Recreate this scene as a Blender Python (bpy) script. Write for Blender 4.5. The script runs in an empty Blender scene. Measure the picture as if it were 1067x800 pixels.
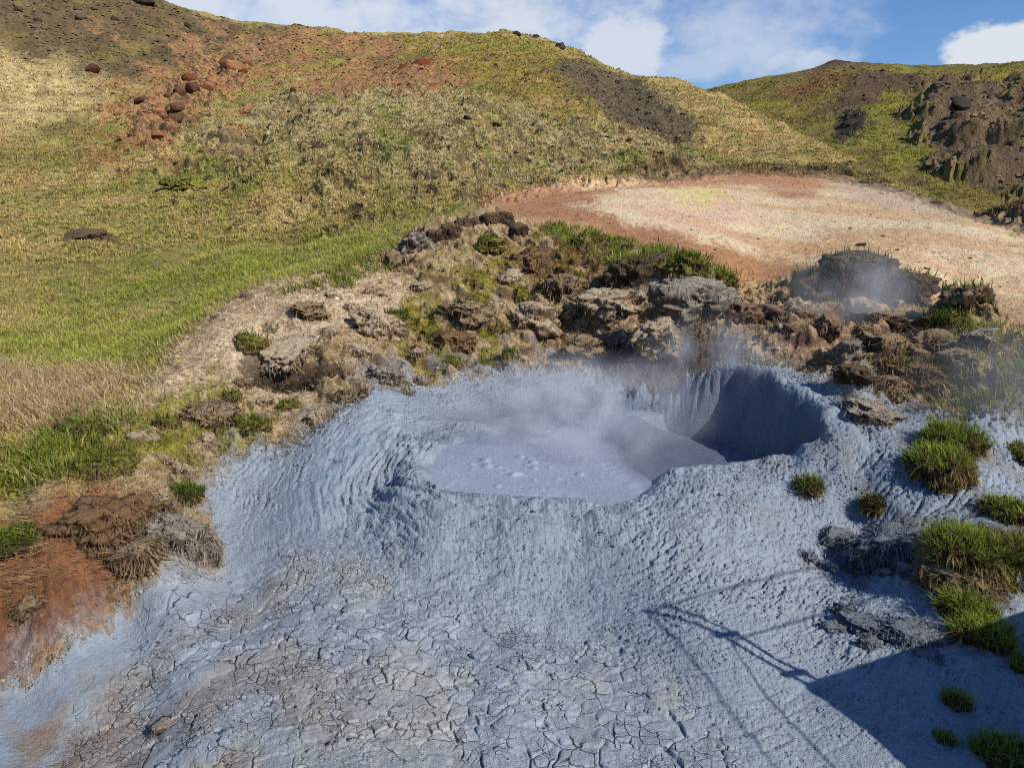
import bpy, math, random
import numpy as np
from mathutils import Vector, Matrix, noise as mnoise

random.seed(7); RNG = np.random.default_rng(7)
scene = bpy.context.scene
COL = bpy.data.collections.new("place"); scene.collection.children.link(COL)

# ------------------------------------------------------------------ camera constants
CAMZ = 3.2; PITCH = math.radians(15.4); F = 760.0
CP, SP = math.cos(PITCH), math.sin(PITCH)
def ray(px, py):
    u = (px - 533.5) / F; v = (py - 400.0) / F
    return u, CP - v * SP, -SP - v * CP
def polar(px, py):
    x, y, z = ray(px, py); h = math.hypot(x, y)
    return math.atan2(x, y), z / h            # bearing, tangent of elevation

# ------------------------------------------------------------------ numpy noise
_P = RNG.permutation(4096).astype(np.int32); _P = np.concatenate([_P, _P]); _A = RNG.random(4096) * 6.2831853
_GX = np.cos(_A).astype(np.float32) * 1.5; _GY = np.sin(_A).astype(np.float32) * 1.5; _U = RNG.random(4096).astype(np.float32)
def _hi(ix, iy, s):
    return _P[_P[(ix + s * 131) & 4095] + ((iy + s * 57) & 4095)]
def _h(ix, iy, s): return _U[_hi(ix, iy, s)]
def perlin(x, y, s=0):
    x = np.asarray(x, np.float32); y = np.asarray(y, np.float32)
    ix = np.floor(x); iy = np.floor(y); fx = x - ix; fy = y - iy; ix = ix.astype(np.int32); iy = iy.astype(np.int32)
    ux = fx * fx * fx * (fx * (fx * 6 - 15) + 10); uy = fy * fy * fy * (fy * (fy * 6 - 15) + 10)
    sx = s * 131; sy = s * 57
    r0 = _P[(ix + sx) & 4095]; r1 = _P[(ix + 1 + sx) & 4095]; y0 = (iy + sy) & 4095; y1 = (iy + 1 + sy) & 4095
    k = _P[r0 + y0]; a = _GX[k] * fx + _GY[k] * fy
    k = _P[r1 + y0]; b = _GX[k] * (fx - 1) + _GY[k] * fy
    k = _P[r0 + y1]; c = _GX[k] * fx + _GY[k] * (fy - 1)
    k = _P[r1 + y1]; d = _GX[k] * (fx - 1) + _GY[k] * (fy - 1)
    a += ux * (b - a); c += ux * (d - c); a += uy * (c - a); return a
def fbm(x, y, o=4, s=0, gain=.5):
    t = np.zeros(np.shape(x), np.float32); a = 1.; f = 1.; n = 0.
    for k in range(o):
        t += a * perlin(x * f + 17.3 * k, y * f - 9.1 * k, s + k); n += a; a *= gain; f *= 2.03
    return t / n
def ridged(x, y, o=4, s=0):
    t = np.zeros(np.shape(x), np.float32); a = 1.; f = 1.; n = 0.
    for k in range(o):
        t += a * (1 - 2 * np.abs(perlin(x * f + 5.3 * k, y * f + 3.1 * k, s + k))); n += a; a *= .5; f *= 2.03
    return t / n
def worley(x, y, s=0, jit=.9):
    ix = np.floor(x).astype(np.int32); iy = np.floor(y).astype(np.int32)
    f1 = np.full(x.shape, 9., np.float32); f2 = f1.copy(); cid = np.zeros(x.shape, np.float32)
    cx = np.zeros(x.shape, np.float32); cy = cx.copy()
    for dx in (-1, 0, 1):
        for dy in (-1, 0, 1):
            jx = ix + dx; jy = iy + dy; hh = _hi(jx, jy, s)
            qx = jx + .5 + jit * (_U[hh] - .5) - x; qy = jy + .5 + jit * (_U[_P[hh + 91]] - .5) - y
            d = np.sqrt(qx * qx + qy * qy); m = d < f1
            f2 = np.where(m, f1, np.minimum(f2, d)); f1 = np.where(m, d, f1)
            cid = np.where(m, _U[_P[hh + 333]], cid); cx = np.where(m, qx, cx); cy = np.where(m, qy, cy)
    return f1, f2, cid, cx, cy
def sst(a, b, x):
    t = np.clip((x - a) / (b - a), 0, 1); return t * t * (3 - 2 * t)
def lin(c):
    c = np.array(c, np.float32) / 255.
    return np.where(c <= .04045, c / 12.92, ((c + .055) / 1.055) ** 2.4).astype(np.float32)

# ------------------------------------------------------------------ the lie of the land: surveyed heights, smoothed
Z = []   # (px, py, z) -> near ground given by height
Z += [(-200,820,-.25),(-200,640,.1),(-150,560,.5),(0,800,-.3),(0,720,-.22),(0,650,.02),(0,590,.3),(0,545,.48),(60,575,.38),(110,530,.5),
      (150,545,.42),(120,610,.06),(140,640,-.08),(225,600,-.06),(100,700,-.2),(200,700,-.1),(300,760,-.05),(533,820,-.05),(533,720,.0),
      (400,700,.0),(700,800,-.05),(850,800,-.1),(1000,800,-.1),(1100,800,-.1),(1300,800,-.1),(1200,640,.1),
      (245,530,.1),(230,490,.3),(330,480,.42),(300,560,.08),(360,560,.12),(330,640,.0),(400,520,.26),(405,490,.34),
      (430,570,.16),(500,590,.12),(560,610,.08),(660,610,.08),(550,523,.45),(436,508,.46),(700,520,.4),(780,500,.40),(850,500,.40),(905,452,.78),(935,432,.84),(965,442,.8),
      (920,482,.62),(1000,475,.68),(1080,475,.58),(900,545,.15),(960,565,.25),(1080,570,.42),(1080,640,.15),(900,640,.0),(800,600,.1),
      (380,435,.62),(440,425,.5),(480,437,.36),(560,422,.45),(640,398,.62),(740,378,1.02),(800,378,1.1),(860,412,.98),(880,440,.86),(700,450,.42),(560,480,.4)]
R = []   # (px, py, horizontal distance)
R += [(890,395,8.5),(850,345,10.5),(880,330,11.7),(885,288,12.9),(890,272,14.6),(1000,352,10.8),(1010,375,9.9),(1080,400,9.2),(1080,300,16),(1300,420,9.5),(1300,300,17),
      (600,385,10.1),(690,380,9.4),(745,350,10.0),(680,352,10.4),(600,345,11.5),(560,300,13),(600,260,14.6),(530,243,16),(480,240,15.6),(700,272,13.6),(750,292,13),
      (785,312,12.9),(640,242,17),(640,215,20.5),(560,215,22),(525,207,26),(700,200,28),(760,181,38),(850,190,35),(800,230,22),(900,230,22.5),(1000,250,19.5),
      (1080,280,17.5),(1080,243,23),(950,203,31),(850,270,16.6),(1000,300,15),(785,265,16.8),
      (420,300,12.5),(380,290,12.9),(300,320,11.3),(230,352,10.3),(180,400,9.4),(300,385,9.8),(400,370,10.1),(200,440,8.5),(100,435,8.6),(100,482,7.5),(45,505,7.1),(-100,505,7.1),
      (430,400,9.6),(300,430,8.8),(500,392,9.9),(470,330,11.6),
      (0,455,8.3),(0,400,10.6),(-200,400,10.6),(100,380,12),(0,330,17),(-200,330,17),(100,300,20.5),(200,290,19),(200,332,14),(300,275,18.5),(400,252,18),(0,262,27),(-200,262,27),(150,250,27),(300,220,30),(430,222,24),
      (0,200,42),(-200,200,42),(150,190,42),(300,165,48),(420,180,36),(500,190,31),(0,130,65),(-200,120,65),(0,60,95),(-200,40,95),(0,-45,135),(-200,-100,140),
      (150,130,65),(150,60,100),(160,1,134),(250,100,78),(250,55,108),(300,29,128),(400,130,55),(400,85,86),(430,36,126),(540,37,118),(540,80,82),(540,130,55),
      (600,165,44),(600,120,62),(600,72,90),(590,54,104),(650,77,98),(650,112,70),(715,87,96),(700,142,58),(700,172,42),(780,160,54),(800,174,46),(850,172,52),(880,181,48),
      (760,108,85),(820,134,74),(865,157,64),(915,186,47),(980,211,36),(1080,236,27),
      (905,182,140),(1000,196,140),(1080,208,135),(1300,220,130),(1080,150,165),(980,160,165),(980,115,205),(900,130,190),(860,115,210),(800,98,240),(1080,110,205),(1300,110,205),
      (1080,66,270),(1300,60,270),(960,73,280),(870,70,300),(850,76,290),(790,82,300),(740,92,300)]
# hidden ground behind the crests (lower again)
R += [(-200,0,220),(0,20,220),(160,60,210),(300,80,210),(430,90,210),(540,90,190),(640,120,190),(700,125,180),
      (780,170,130),(850,190,110),(920,215,85),(1000,240,62),(1080,262,48),(1300,262,48),
      (-200,80,420),(160,110,420),(430,110,420),(640,130,420),(790,110,430),(870,100,430),(960,100,420),(1080,95,420),(1300,95,420)]
pts = []
for px, py, z in Z:
    th, t = polar(px, py); pts.append((th, math.log((z - CAMZ) / t), t))
for px, py, r in R:
    th, t = polar(px, py); pts.append((th, math.log(r), t))
for th in np.linspace(-.95, .95, 9):
    for r in (1.0, 2.0): pts.append((th, math.log(r), -3.25 / r))
for r_, z_ in ((3.5, -.1), (5, .1), (7, .4), (10.5, .35), (18, .4), (27, 1.1)): pts.append((-.86, math.log(r_), (z_ - CAMZ) / r_))
pts = np.array(pts, float); KX = 2.6
def tps(d2): return np.where(d2 > 1e-12, .5 * d2 * np.log(np.maximum(d2, 1e-12)), 0)
px_, py_ = pts[:, 0] * KX, pts[:, 1]
# interpolate height angle relative to a flat plain so the near ground stays smooth
def flat(l): return -3.15 / np.exp(l)
D2 = (px_[:, None] - px_) ** 2 + (py_[:, None] - py_) ** 2
n = len(pts); A = np.zeros((n + 3, n + 3)); A[:n, :n] = tps(D2) - 0.0004 * np.eye(n)
Pm = np.stack([np.ones(n), px_, py_], 1); A[:n, n:] = Pm; A[n:, :n] = Pm.T
W = np.linalg.solve(A, np.concatenate([pts[:, 2] - flat(py_), np.zeros(3)]))
TH_LIM = .86
gth = np.linspace(-TH_LIM, TH_LIM, 361); gl = np.linspace(math.log(.9), math.log(700), 641)
GT, GL = np.meshgrid(gth, gl, indexing='ij')
S = W[n] + W[n + 1] * GT * KX + W[n + 2] * GL
for i in range(n):
    S += W[i] * tps((GT * KX - px_[i]) ** 2 + (GL - py_[i]) ** 2)
S += flat(GL)
def bil(G, th, l):
    a = np.clip((np.asarray(th) + TH_LIM) / (2 * TH_LIM) * 360, 0, 359.999); b = np.clip((np.asarray(l) - gl[0]) / (gl[-1] - gl[0]) * 640, 0, 639.999)
    i = a.astype(int); j = b.astype(int); fa = a - i; fb = b - j
    return (G[i, j] * (1 - fa) + G[i + 1, j] * fa) * (1 - fb) + (G[i, j + 1] * (1 - fa) + G[i + 1, j + 1] * fa) * fb
_lm = np.linspace(math.log(2.0), math.log(450), 3000)
def hit(px, py):
    """bearing and log distance of the first ground met in a direction"""
    th, t = polar(px, py)
    s = bil(S, np.full(3000, th), _lm); k = np.argmax(s >= t)
    if s[k] < t: k = int(np.argmax(s[900:]) + 900)
    return th, float(_lm[k])

# ------------------------------------------------------------------ the ground grid (fine where one looks, coarse round about)
Q = 1.0
STEAM = True
DTH = .00118 * Q; DL = .00215 * Q
thc = np.arange(-.70, .7001, DTH)
out = np.concatenate([np.linspace(.704, 1.1, 70), np.linspace(1.13, math.pi, 40)])
TH = np.concatenate([-out[::-1], thc, out])
lc = np.arange(math.log(2.9), math.log(135), DL)
LL = np.concatenate([np.linspace(math.log(.5), math.log(2.88), 160)[:-1], lc, np.arange(lc[-1] + .003, math.log(450), .0042), np.linspace(math.log(455), math.log(2500), 40)])
NT, NL = len(TH), len(LL)
T2, L2 = np.meshgrid(TH.astype(np.float32), LL.astype(np.float32), indexing='ij')
RR = np.exp(L2); X = RR * np.sin(T2); Y = RR * np.cos(T2)
Tc = np.clip(T2, -TH_LIM, TH_LIM)
S2 = bil(S, Tc, np.minimum(L2, math.log(690))).astype(np.float32)
fade = sst(.85, 1.5, np.abs(T2)); S2 = S2 * (1 - fade) + fade * np.maximum(-3.2 / RR, -3.2 / RR + .02)
far_f = sst(math.log(420), math.log(700), L2); S2 = S2 * (1 - far_f) + far_f * (.02 - 3.2 / RR)
ZB = CAMZ + RR * S2
low_ = sst(-.70, -.80, T2) * sst(12, 8, RR); ZB = ZB * (1 - low_) + np.minimum(ZB, .45) * low_
print("grid", NT, NL, NT * NL)

# ------------------------------------------------------------------ region masks (on the ground, bearing / log distance)
WN1 = fbm(T2 * 34, L2 * 13, 4, 11); WN2 = fbm(T2 * 34, L2 * 13, 4, 47)
WF1 = fbm(T2 * 150, L2 * 55, 3, 211); WF2 = WF1[::-1].copy()
def sdist(poly, A_, B_):
    """signed distance (inside positive) to closed polygon"""
    d = np.full(A_.shape, 1e9, np.float32); ins = np.zeros(A_.shape, bool)
    m = len(poly)
    for k in range(m):
        ax, ay = poly[k]; bx, by = poly[(k + 1) % m]; ex, ey = bx - ax, by - ay
        wx = A_ - ax; wy = B_ - ay
        t = np.clip((wx * ex + wy * ey) / (ex * ex + ey * ey + 1e-12), 0, 1)
        q = (wx - ex * t) ** 2 + (wy - ey * t) ** 2; d = np.minimum(d, q)
        c = (ay > B_) != (by > B_)
        ins ^= c & (A_ < (bx - ax) * (B_ - ay) / ((by - ay) if abs(by - ay) > 1e-9 else 1e-9) + ax)
    d = np.sqrt(d); return np.where(ins, d, -d)
def mask(poly, feather=.03, warp=.05, fine=.012):
    q = [hit(*p) for p in poly]; q = [(a * KX, b) for a, b in q]
    a0 = min(p[0] for p in q) - .25; a1 = max(p[0] for p in q) + .25; b0 = min(p[1] for p in q) - .25; b1 = max(p[1] for p in q) + .25
    i0, i1 = np.searchsorted(TH, a0 / KX), np.searchsorted(TH, a1 / KX); j0, j1 = np.searchsorted(LL, b0), np.searchsorted(LL, b1)
    o = np.zeros(T2.shape, np.float32); sl = (slice(i0, i1), slice(j0, j1))
    d = sdist(q, T2[sl] * KX + warp * WN1[sl] + fine * WF1[sl], L2[sl] + warp * WN2[sl] + fine * WF2[sl])
    o[sl] = sst(-feather, feather, d); return o

MUD = mask([(-400,900),(-200,780),(-60,745),(0,722),(70,688),(135,640),(205,606),(232,585),(222,540),(212,512),(238,490),(262,470),(300,468),(345,440),(372,412),(425,402),(500,392),(600,386),(645,390),(700,390),(760,377),(800,378),(850,392),(880,418),(930,418),(1000,432),(1100,446),(1400,440),(1400,900),(500,900)], .025, .03, .02)
STAIN = mask([(160,560),(210,500),(260,440),(340,420),(380,370),(470,372),(600,350),(700,350),(760,345),(850,372),(930,400),(1100,430),(1300,430),(1300,900),(-200,900),(-100,690),(60,660),(160,620)], .06, .06, .03)
PLATES = mask([(150,660),(230,610),(290,560),(330,585),(420,600),(480,640),(590,660),(680,700),(760,760),(800,900),(60,900),(60,790)], .06, .06, .02)
STREAM = mask([(-60,760),(0,716),(80,680),(150,640),(225,606),(270,555),(300,510),(345,470),(380,440),(400,450),(372,500),(330,545),(285,600),(215,660),(110,720),(20,775),(-60,820)], .05, .04, .01)
CLAY = mask([(505,212),(560,200),(640,194),(720,183),(800,180),(860,184),(905,190),(950,202),(1010,222),(1080,246),(1400,270),(1400,400),(1080,376),(1020,350),(940,300),(890,292),(830,290),(775,300),(742,290),(700,270),(640,248),(560,232),(515,226)], .03, .03, .02)
BANK = mask([(-60,535),(20,515),(90,470),(130,440),(175,385),(200,345),(240,312),(300,292),(360,280),(410,262),(450,232),(500,224),(560,232),(640,250),(700,272),(760,296),(830,284),(890,286),(950,300),(1030,335),(1090,380),(1400,400),(1400,470),(1090,462),(1000,440),(930,425),(880,420),(850,392),(760,360),(690,375),(600,380),(480,398),(400,410),(340,445),(250,480),(220,520),(230,590),(150,640),(0,720),(-100,740)], .03, .035, .02)
RED = mask([(-80,580),(0,545),(60,520),(110,535),(150,565),(140,610),(90,660),(0,715),(-80,730)], .04, .05, .02)
RED2 = mask([(60,505),(100,498),(150,510),(120,540),(70,545)], .05, .06, .03)
BEIGE = mask([(205,345),(260,305),(350,288),(420,290),(440,310),(400,340),(330,360),(300,400),(380,425),(330,445),(240,400),(180,420),(110,450),(150,410)], .05, .05, .03)
BEIGE2 = mask([(500,385),(560,330),(640,310),(740,320),(770,350),(700,378),(610,380)], .05, .06, .03)
MOSS = mask([(90,450),(150,425),(250,410),(300,440),(240,480),(140,485),(60,500)], .06, .08, .04)
MOSS2 = mask([(400,345),(440,290),(500,262),(590,240),(640,262),(600,300),(520,320),(540,372),(440,392)], .06, .08, .04)
MOSS3 = mask([(545,232),(620,242),(700,262),(765,288),(760,302),(690,285),(600,262)], .03, .03, .03)
MOSS4 = mask([(985,330),(1010,380),(960,400),(1000,420),(1090,430),(1300,430),(1300,385),(1050,375)], .05, .05, .04)
RUSTB = mask([(560,250),(625,255),(640,300),(580,320),(540,290)], .06, .07, .04)
PINK = mask([(885,300),(860,340),(800,350),(830,372),(900,372),(920,345)], .06, .06, .03)
# hillside regions
PITNOSE = np.interp(T2, [polar(p, 200)[0] for p in (600, 740, 780, 850, 920, 1000, 1080, 1300)], np.log([180, 160, 132, 108, 84, 61, 48, 46]))
FAR = (sst(-.01, .01, L2 - PITNOSE)).astype(np.float32)
GREEN = mask([(-200,345),(0,335),(100,290),(220,270),(340,240),(430,245),(380,285),(250,310),(200,350),(120,400),(-50,395),(-200,400)], .1, .12, .05)
GREEN2 = mask([(150,190),(260,200),(230,260),(150,240)], .12, .15, .06)
STRAW = mask([(-200,400),(0,380),(90,385),(150,400),(110,445),(0,455),(-200,460)], .06, .08, .04)
STRAW2 = mask([(-200,62),(0,55),(70,62),(125,95),(90,120),(0,135),(-200,140)], .08, .08, .04)
GREYHUM = mask([(180,150),(260,112),(380,95),(520,115),(680,150),(740,176),(560,196),(500,212),(440,215),(330,190),(220,170)], .12, .12, .06)
YMOSS = mask([(400,52),(480,42),(590,52),(660,110),(720,150),(640,150),(520,112),(470,75)], .08, .1, .06)
DSCREE = mask([(572,72),(598,62),(640,74),(690,95),(735,140),(715,158),(660,140),(610,112)], .05, .06, .05)
DTOP = mask([(-300,-80),(0,-60),(170,0),(260,26),(330,32),(250,55),(190,80),(120,88),(60,60),(-300,52)], .06, .1, .05)
RUST1 = mask([(300,29),(430,38),(420,60),(350,62),(230,95),(150,130),(110,150),(130,120),(170,75),(230,55)], .06, .1, .06)
RUST2 = mask([(380,64),(460,60),(494,82),(460,97),(360,100),(260,112),(330,85)], .05, .07, .05)
RUST3 = mask([(85,155),(130,148),(120,175),(95,180)], .05, .08, .05)
ORANGE = mask([(205,80),(250,62),(262,75),(225,110),(175,155),(150,160),(140,130),(120,115)], .05, .09, .06)
YGREEN = mask([(-300,100),(0,140),(120,130),(150,160),(60,185),(-300,190)], .1, .12, .06)
# far hillside regions
F_BROWN = mask([(855,122),(896,76),(974,79),(957,98),(909,105),(880,120)], .03, .06, .03)
F_RED = mask([(808,101),(849,78),(896,73),(849,105)], .04, .05, .03)
F_GREEN = mask([(880,105),(950,98),(957,148),(977,182),(930,178),(880,150)], .04, .06, .04)
F_MOSS = mask([(975,76),(1080,72),(1300,66),(1300,84),(1030,88),(1020,96)], .04, .05, .04)
F_ROCK = mask([(962,92),(1011,86),(1057,124),(1033,162),(1005,192),(972,172),(952,128)], .03, .06, .04)
F_ROCK2 = mask([(1026,90),(1080,80),(1300,76),(1300,218),(1060,204),(1012,186),(1043,150),(1052,118)], .03, .06, .04)
F_ROCK3 = mask([(868,142),(884,116),(900,120),(898,138),(880,148)], .02, .03, .03)
F_SAND = mask([(1012,136),(1046,124),(1034,160),(1018,158)], .03, .05, .03)

# ------------------------------------------------------------------ the crater of the mud pot
def world(px, py, z):
    x, y, zz = ray(px, py); k = (z - CAMZ) / zz
    return x * k, y * k
PIT = [(430,478,.47),(431,496,.47),(468,513,.45),(540,517,.44),(600,520,.43),(636,529,.42),(668,521,.43),(692,507,.45),(700,490,.47),(735,484,.47),(775,480,.49),(815,473,.54),(850,461,.68),(866,442,.85),(858,424,.94),(828,404,1.0),(797,386,1.06),(770,379,1.06),(735,384,.96),(690,394,.72),(640,405,.54),(590,421,.46),(540,434,.42),(490,446,.41),(450,460,.43)]
PITW = [world(*p) for p in PIT]
POOLZ = .37; LOWZ = .16
BNDW = [world(688, 505, .37), world(648, 480, .37), world(640, 458, .37), world(668, 430, .42), world(728, 394, .8), world(790, 330, 1.)]
def lower(x, y):
    """1 in the deep right hand pit, 0 on the brimming left side"""
    yy = np.array([q[1] for q in BNDW]); xx = np.array([q[0] for q in BNDW]); return sst(-.10, .42, x + .05 * fbm(x * 4, y * 4, 2, 77) - np.interp(y, yy, xx))
near = RR < 13.5
pit = np.full(RR.shape, -9., np.float32)
jx = X + .05 * fbm(X * 2.2, Y * 2.2, 2, 71); jy = Y + .05 * fbm(X * 2.2, Y * 2.2, 2, 81)
pit[near] = sdist(PITW, jx[near], jy[near])
pcx, pcy = np.mean([p[0] for p in PITW]), np.mean([p[1] for p in PITW])
ang = np.arctan2(Y - pcy, X - pcx)

def _rng(lo, hi):
    return slice(np.searchsorted(LL, math.log(lo)), np.searchsorted(LL, math.log(hi)))
def on(lo, hi, fn, *a):
    """noise worked out only between two distances"""
    k = _rng(lo, hi); o = np.zeros(RR.shape, np.float32)
    o[:, k] = fn(*[v[:, k] if isinstance(v, np.ndarray) else v for v in a]); return o
NEAR_ = (4.5, 21.); HILL_ = (8.5, 190.); FAR_ = (45., 420.); CLAY_ = (11., 45.); CLAY_2 = (15., 75.); NEAR_0 = (2.5, 14.)
# ------------------------------------------------------------------ relief
kk = (pit > -1.2) & (pit > -8); zr = np.zeros(int(kk.sum())); ws = zr.copy()
for (qx, qy), q in zip(PITW, PIT):
    w_ = 1 / (((X[kk] - qx) ** 2 + (Y[kk] - qy) ** 2) ** 2 + 1e-4); ws += w_; zr += w_ * q[2]
bl = np.exp(-(np.minimum(pit[kk], 0) / .42) ** 2); ZB[kk] = ZB[kk] * (1 - bl) + zr / ws * bl
Zt = ZB.copy()
hill = (1 - MUD) * (1 - BANK) * (1 - CLAY) * (1 - FAR); wr = np.clip(RR / 14, 0, 1)
nearhill = sst(200, 120, RR)
scree = np.maximum.reduce([DTOP, RUST1, RUST2, DSCREE, ORANGE])
h1 = on(*HILL_, fbm, X / 9, Y / 9, 3, 301); h2 = on(*HILL_, fbm, X / 2.6, Y / 2.6, 4, 311); h3 = on(*HILL_, ridged, X / 1.1 + .5 * h2, Y / 1.1, 3, 321)
hw = hill * np.clip((RR - 9) / 16, .08, 1)
Zt += hw * (h1 * .95 + h2 * .34 * (1 + .8 * GREYHUM) - np.abs(on(*HILL_, fbm, X / 1.3, Y / 1.3, 3, 331)) * .46 * (.35 + .9 * GREYHUM + .35 * YMOSS) * (1 - .6 * scree))
Zt += hw * scree * (h2 * .3 + on(*HILL_, fbm, X / .7, Y / .7, 3, 341) * .18)
Zt += hw * ORANGE * np.maximum(on(*HILL_, ridged, X / 2.2, Y / 2.2, 4, 351), 0) * .8
fh1 = on(*FAR_, fbm, X / 34, Y / 34, 4, 401); fr = on(*FAR_, ridged, X / 26 + fh1, Y / 26, 5, 411)
KNOLL = mask([(225,185),(262,130),(320,108),(420,108),(520,118),(640,150),(720,170),(560,186),(480,200),(400,222),(320,205),(262,214)], .30, .12, .03)
Zt += KNOLL * (1.5 + .3 * h1) + 1.0 * mask([(150,168),(235,140),(300,112),(350,108),(300,135),(240,185),(180,200)], .06, .10, .04) * (h2 - .35)
GROOVE = mask([(356,104),(340,114),(318,122),(292,146),(266,176),(246,206),(232,214),(240,190),(262,160),(290,130),(322,110)], .12, .06, .02)
Zt -= GROOVE * (.85 + .3 * h2)
tr = np.sin((ZB + .5 * h2 + .4 * h1) * 6.2832 / 1.15); Zt += hw * .17 * tr * np.abs(tr) * sst(-.3, .3, h2 + .3 * h1) * (1 - scree) * nearhill * sst(18, 30, RR)
Zt += FAR * sst(90, 150, RR) * sst(420, 260, RR) * (fh1 * 2.2 + on(*FAR_, fbm, X / 7, Y / 7, 4, 421) * 1.0 + (F_ROCK + F_ROCK2 + .4 * F_ROCK3) * (fr * 4.6 + on(*FAR_, fbm, X / 4, Y / 4, 3, 431) * 1.6) + F_BROWN * fr * 1.2)
# a broken turf edge along the top of the clay and down the hill's right flank
pkx, pky = [300 * f(polar(868, 72)[0]) for f in (math.sin, math.cos)]; PEAK = np.exp(-np.hypot(X - pkx, Y - pky) / 9.0) * (RR < 420); Zt += 3.2 * PEAK
EDGE = mask([(640,190),(700,178),(790,172),(860,176),(920,190),(1000,216),(1080,240),(1080,250),(1000,226),(920,200),(850,186),(760,184),(690,192)], .03, .03, .03)
Zt += EDGE * (.25 * on(*CLAY_2, fbm, X / .9, Y / .9, 4, 441) + .03)
# clay: low lobes, runnels
cl = on(*CLAY_, fbm, X / 2.2, Y / 2.2, 4, 451)
Zt += CLAY * (cl * .10 + on(*CLAY_, ridged, X / 1.6 + cl, Y / 3, 3, 461) * .03 + on(*CLAY_, fbm, X / .22, Y / .22, 3, 471) * .022)
# eroded turf bank: steps, hollows, clods
b1 = on(*NEAR_, fbm, X / 1.25, Y / 1.25, 4, 501); b2 = on(*NEAR_, ridged, X / .7 + .4 * b1, Y / .55, 4, 511); b3 = on(*NEAR_, fbm, X / .2, Y / .2, 4, 521)
stp = b1 * 3.2; fl = np.floor(stp); step = (fl + sst(.25, .6, stp - fl)) / 3.2
bw = BANK * (1 - .75 * RED) * (1 - .75 * BEIGE) * sst(6.5, 9.5, RR + .5)
rightb = sst(.28, .36, T2) * BANK
Zt += (1 - MUD) * (bw * (step * .40 + .26 * np.abs(on(*NEAR_, fbm, X / .62, Y / .55, 3, 541)) + .07 * np.abs(on(*NEAR_, fbm, X / .27, Y / .25, 3, 545)) - .08 + b3 * .05) + BANK * (b3 * .04 + b2 * .02))
undm = mask([(612,352),(690,352),(765,346),(780,370),(740,380),(690,386),(620,382)], .04, .04, .03); Zt -= .22 * undm
# hollow under the bank on the left
_a, _b = hit(298, 392); hx, hy = math.exp(_b) * math.sin(_a), math.exp(_b) * math.cos(_a)
hol = np.exp(-(((X - hx) / .45) ** 2 + ((Y - hy) / .30) ** 2) ** 2); Zt -= .85 * hol
Zt += RED * (b3 * .03 + on(*NEAR_, fbm, X / .07, Y / .07, 3, 531) * .015)
# mud
m = (MUD > .003) & (RR < 16); xm, ym = X[m], Y[m]; sd = -pit[m]; mm = MUD[m]; am = ang[m]
w1 = fbm(xm / .5, ym / .5, 3, 601); w2 = fbm(xm / .5, ym / .5, 3, 611)
g1 = fbm(xm / .055, ym / .055, 4, 621); g2 = fbm(xm / .17, ym / .17, 3, 631)
flank = sst(2.3, .2, sd) * sst(-.05, .06, sd)
front = sst(.35, -.5, np.sin(am + .35)); left = sst(-.3, -.85, np.cos(am)) * sst(.7, .0, np.sin(am))
flow = flank * front
a, bb, cid, cx, cy = worley(am * 1.9 / .15 + 1.6 * w1, sd / .055 + 1.4 * w2, 641)
lob = sst(.8, .1, a) + .35 * cid - .3 * cy
rip = np.sin(sd / .17 * 6.28 + 5 * w1 + 3 * am); rip2 = np.sin(sd / .075 * 6.28 + 6 * w2 - 4 * am)
g3 = perlin(xm / .026, ym / .026, 655)
z = flow * (.012 * (lob - .5) + .014 * g2) + sst(1.35, .2, sd) * sst(-.05, .06, sd) * np.maximum(left, .55 * sst(-.1, -.6, np.sin(am)) * sst(.3, -.5, np.cos(am))) * (.007 * rip + .008 * rip2 + .078 * fbm(am * 1.9 / .26 + 1.5 * w1, sd / .10 + 1.5 * w2, 4, 667))
a2, b2_, cid2, cx2, cy2 = worley(xm / .048 + .6 * w1, ym / .042 + .6 * w2, 651)
gran = (1 - .9 * STREAM[m]) * (1 - .8 * PLATES[m])
patch = sst(-.05, .3, fbm(xm / .8, ym / .8, 3, 661))
pits = sst(.10, .36, fbm(am * 1.9 / .15 + .5 * w1, sd / .038 + .6 * w2, 3, 663)) * (.35 + .65 * patch)
backm = sst(.25, .7, np.sin(am)) * sst(1.6, .8, sd)
z += gran * (1 - .6 * backm) * (.35 + .65 * sst(3.2, .5, sd)) * ((.0035 * (sst(.75, .1, a2) - .5) * (.5 + patch) + .011 * g1 * (.4 + 1.1 * patch) + .018 * g2 * sst(-.3, .4, w1 + w2)) - .034 * pits - .022 * sst(.12, .4, fbm(xm / .036, ym / .03, 2, 665)) * (.5 + .5 * patch) + .005 * g3)
pl = PLATES[m]
wx_, wy_ = xm + .085 * w1 + .016 * g2, ym + .085 * w2 + .016 * g1
big = fbm(xm / 1.0, ym / 1.0, 3, 681)
def scales(cell, seed, open_):
    a, b, cid, cx, cy = worley(wx_ / cell, wy_ / cell * 1.15, seed); e = (b - a) * cell
    on_ = sst(-.2 - open_, .12 - open_, fbm(xm / .26, ym / .26, 3, seed + 5))       # the crack opens only here and there
    t = np.clip(.45 * cx + .9 * cy, -.7, .7)                                         # each scale curls up at its near edge
    return -.040 * sst(.013, .003, e) * on_ + cell * (.17 * t + .14 * (cid - .5)) * sst(.0, .012, e) * (.25 + .75 * on_) - cell * .05 * sst(.03, .0, e)
k1 = sst(-.14, .06, big); k2 = sst(.02, -.2, big)
z += pl * (.4 * k1 * scales(.26, 671, -.06) + .4 * (1 - k1) * scales(.13, 691, -.02) + .012 * w1 + .008 * g2 + .003 * g1)
z += STREAM[m] * (.003 * g1 + .0025 * np.sin((xm * .55 - ym * .83) * 26 + 3 * w1))
sp = fbm(xm / .9, ym / .9, 4, 701)                              # rough crust on the right, broken by clumps
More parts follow.
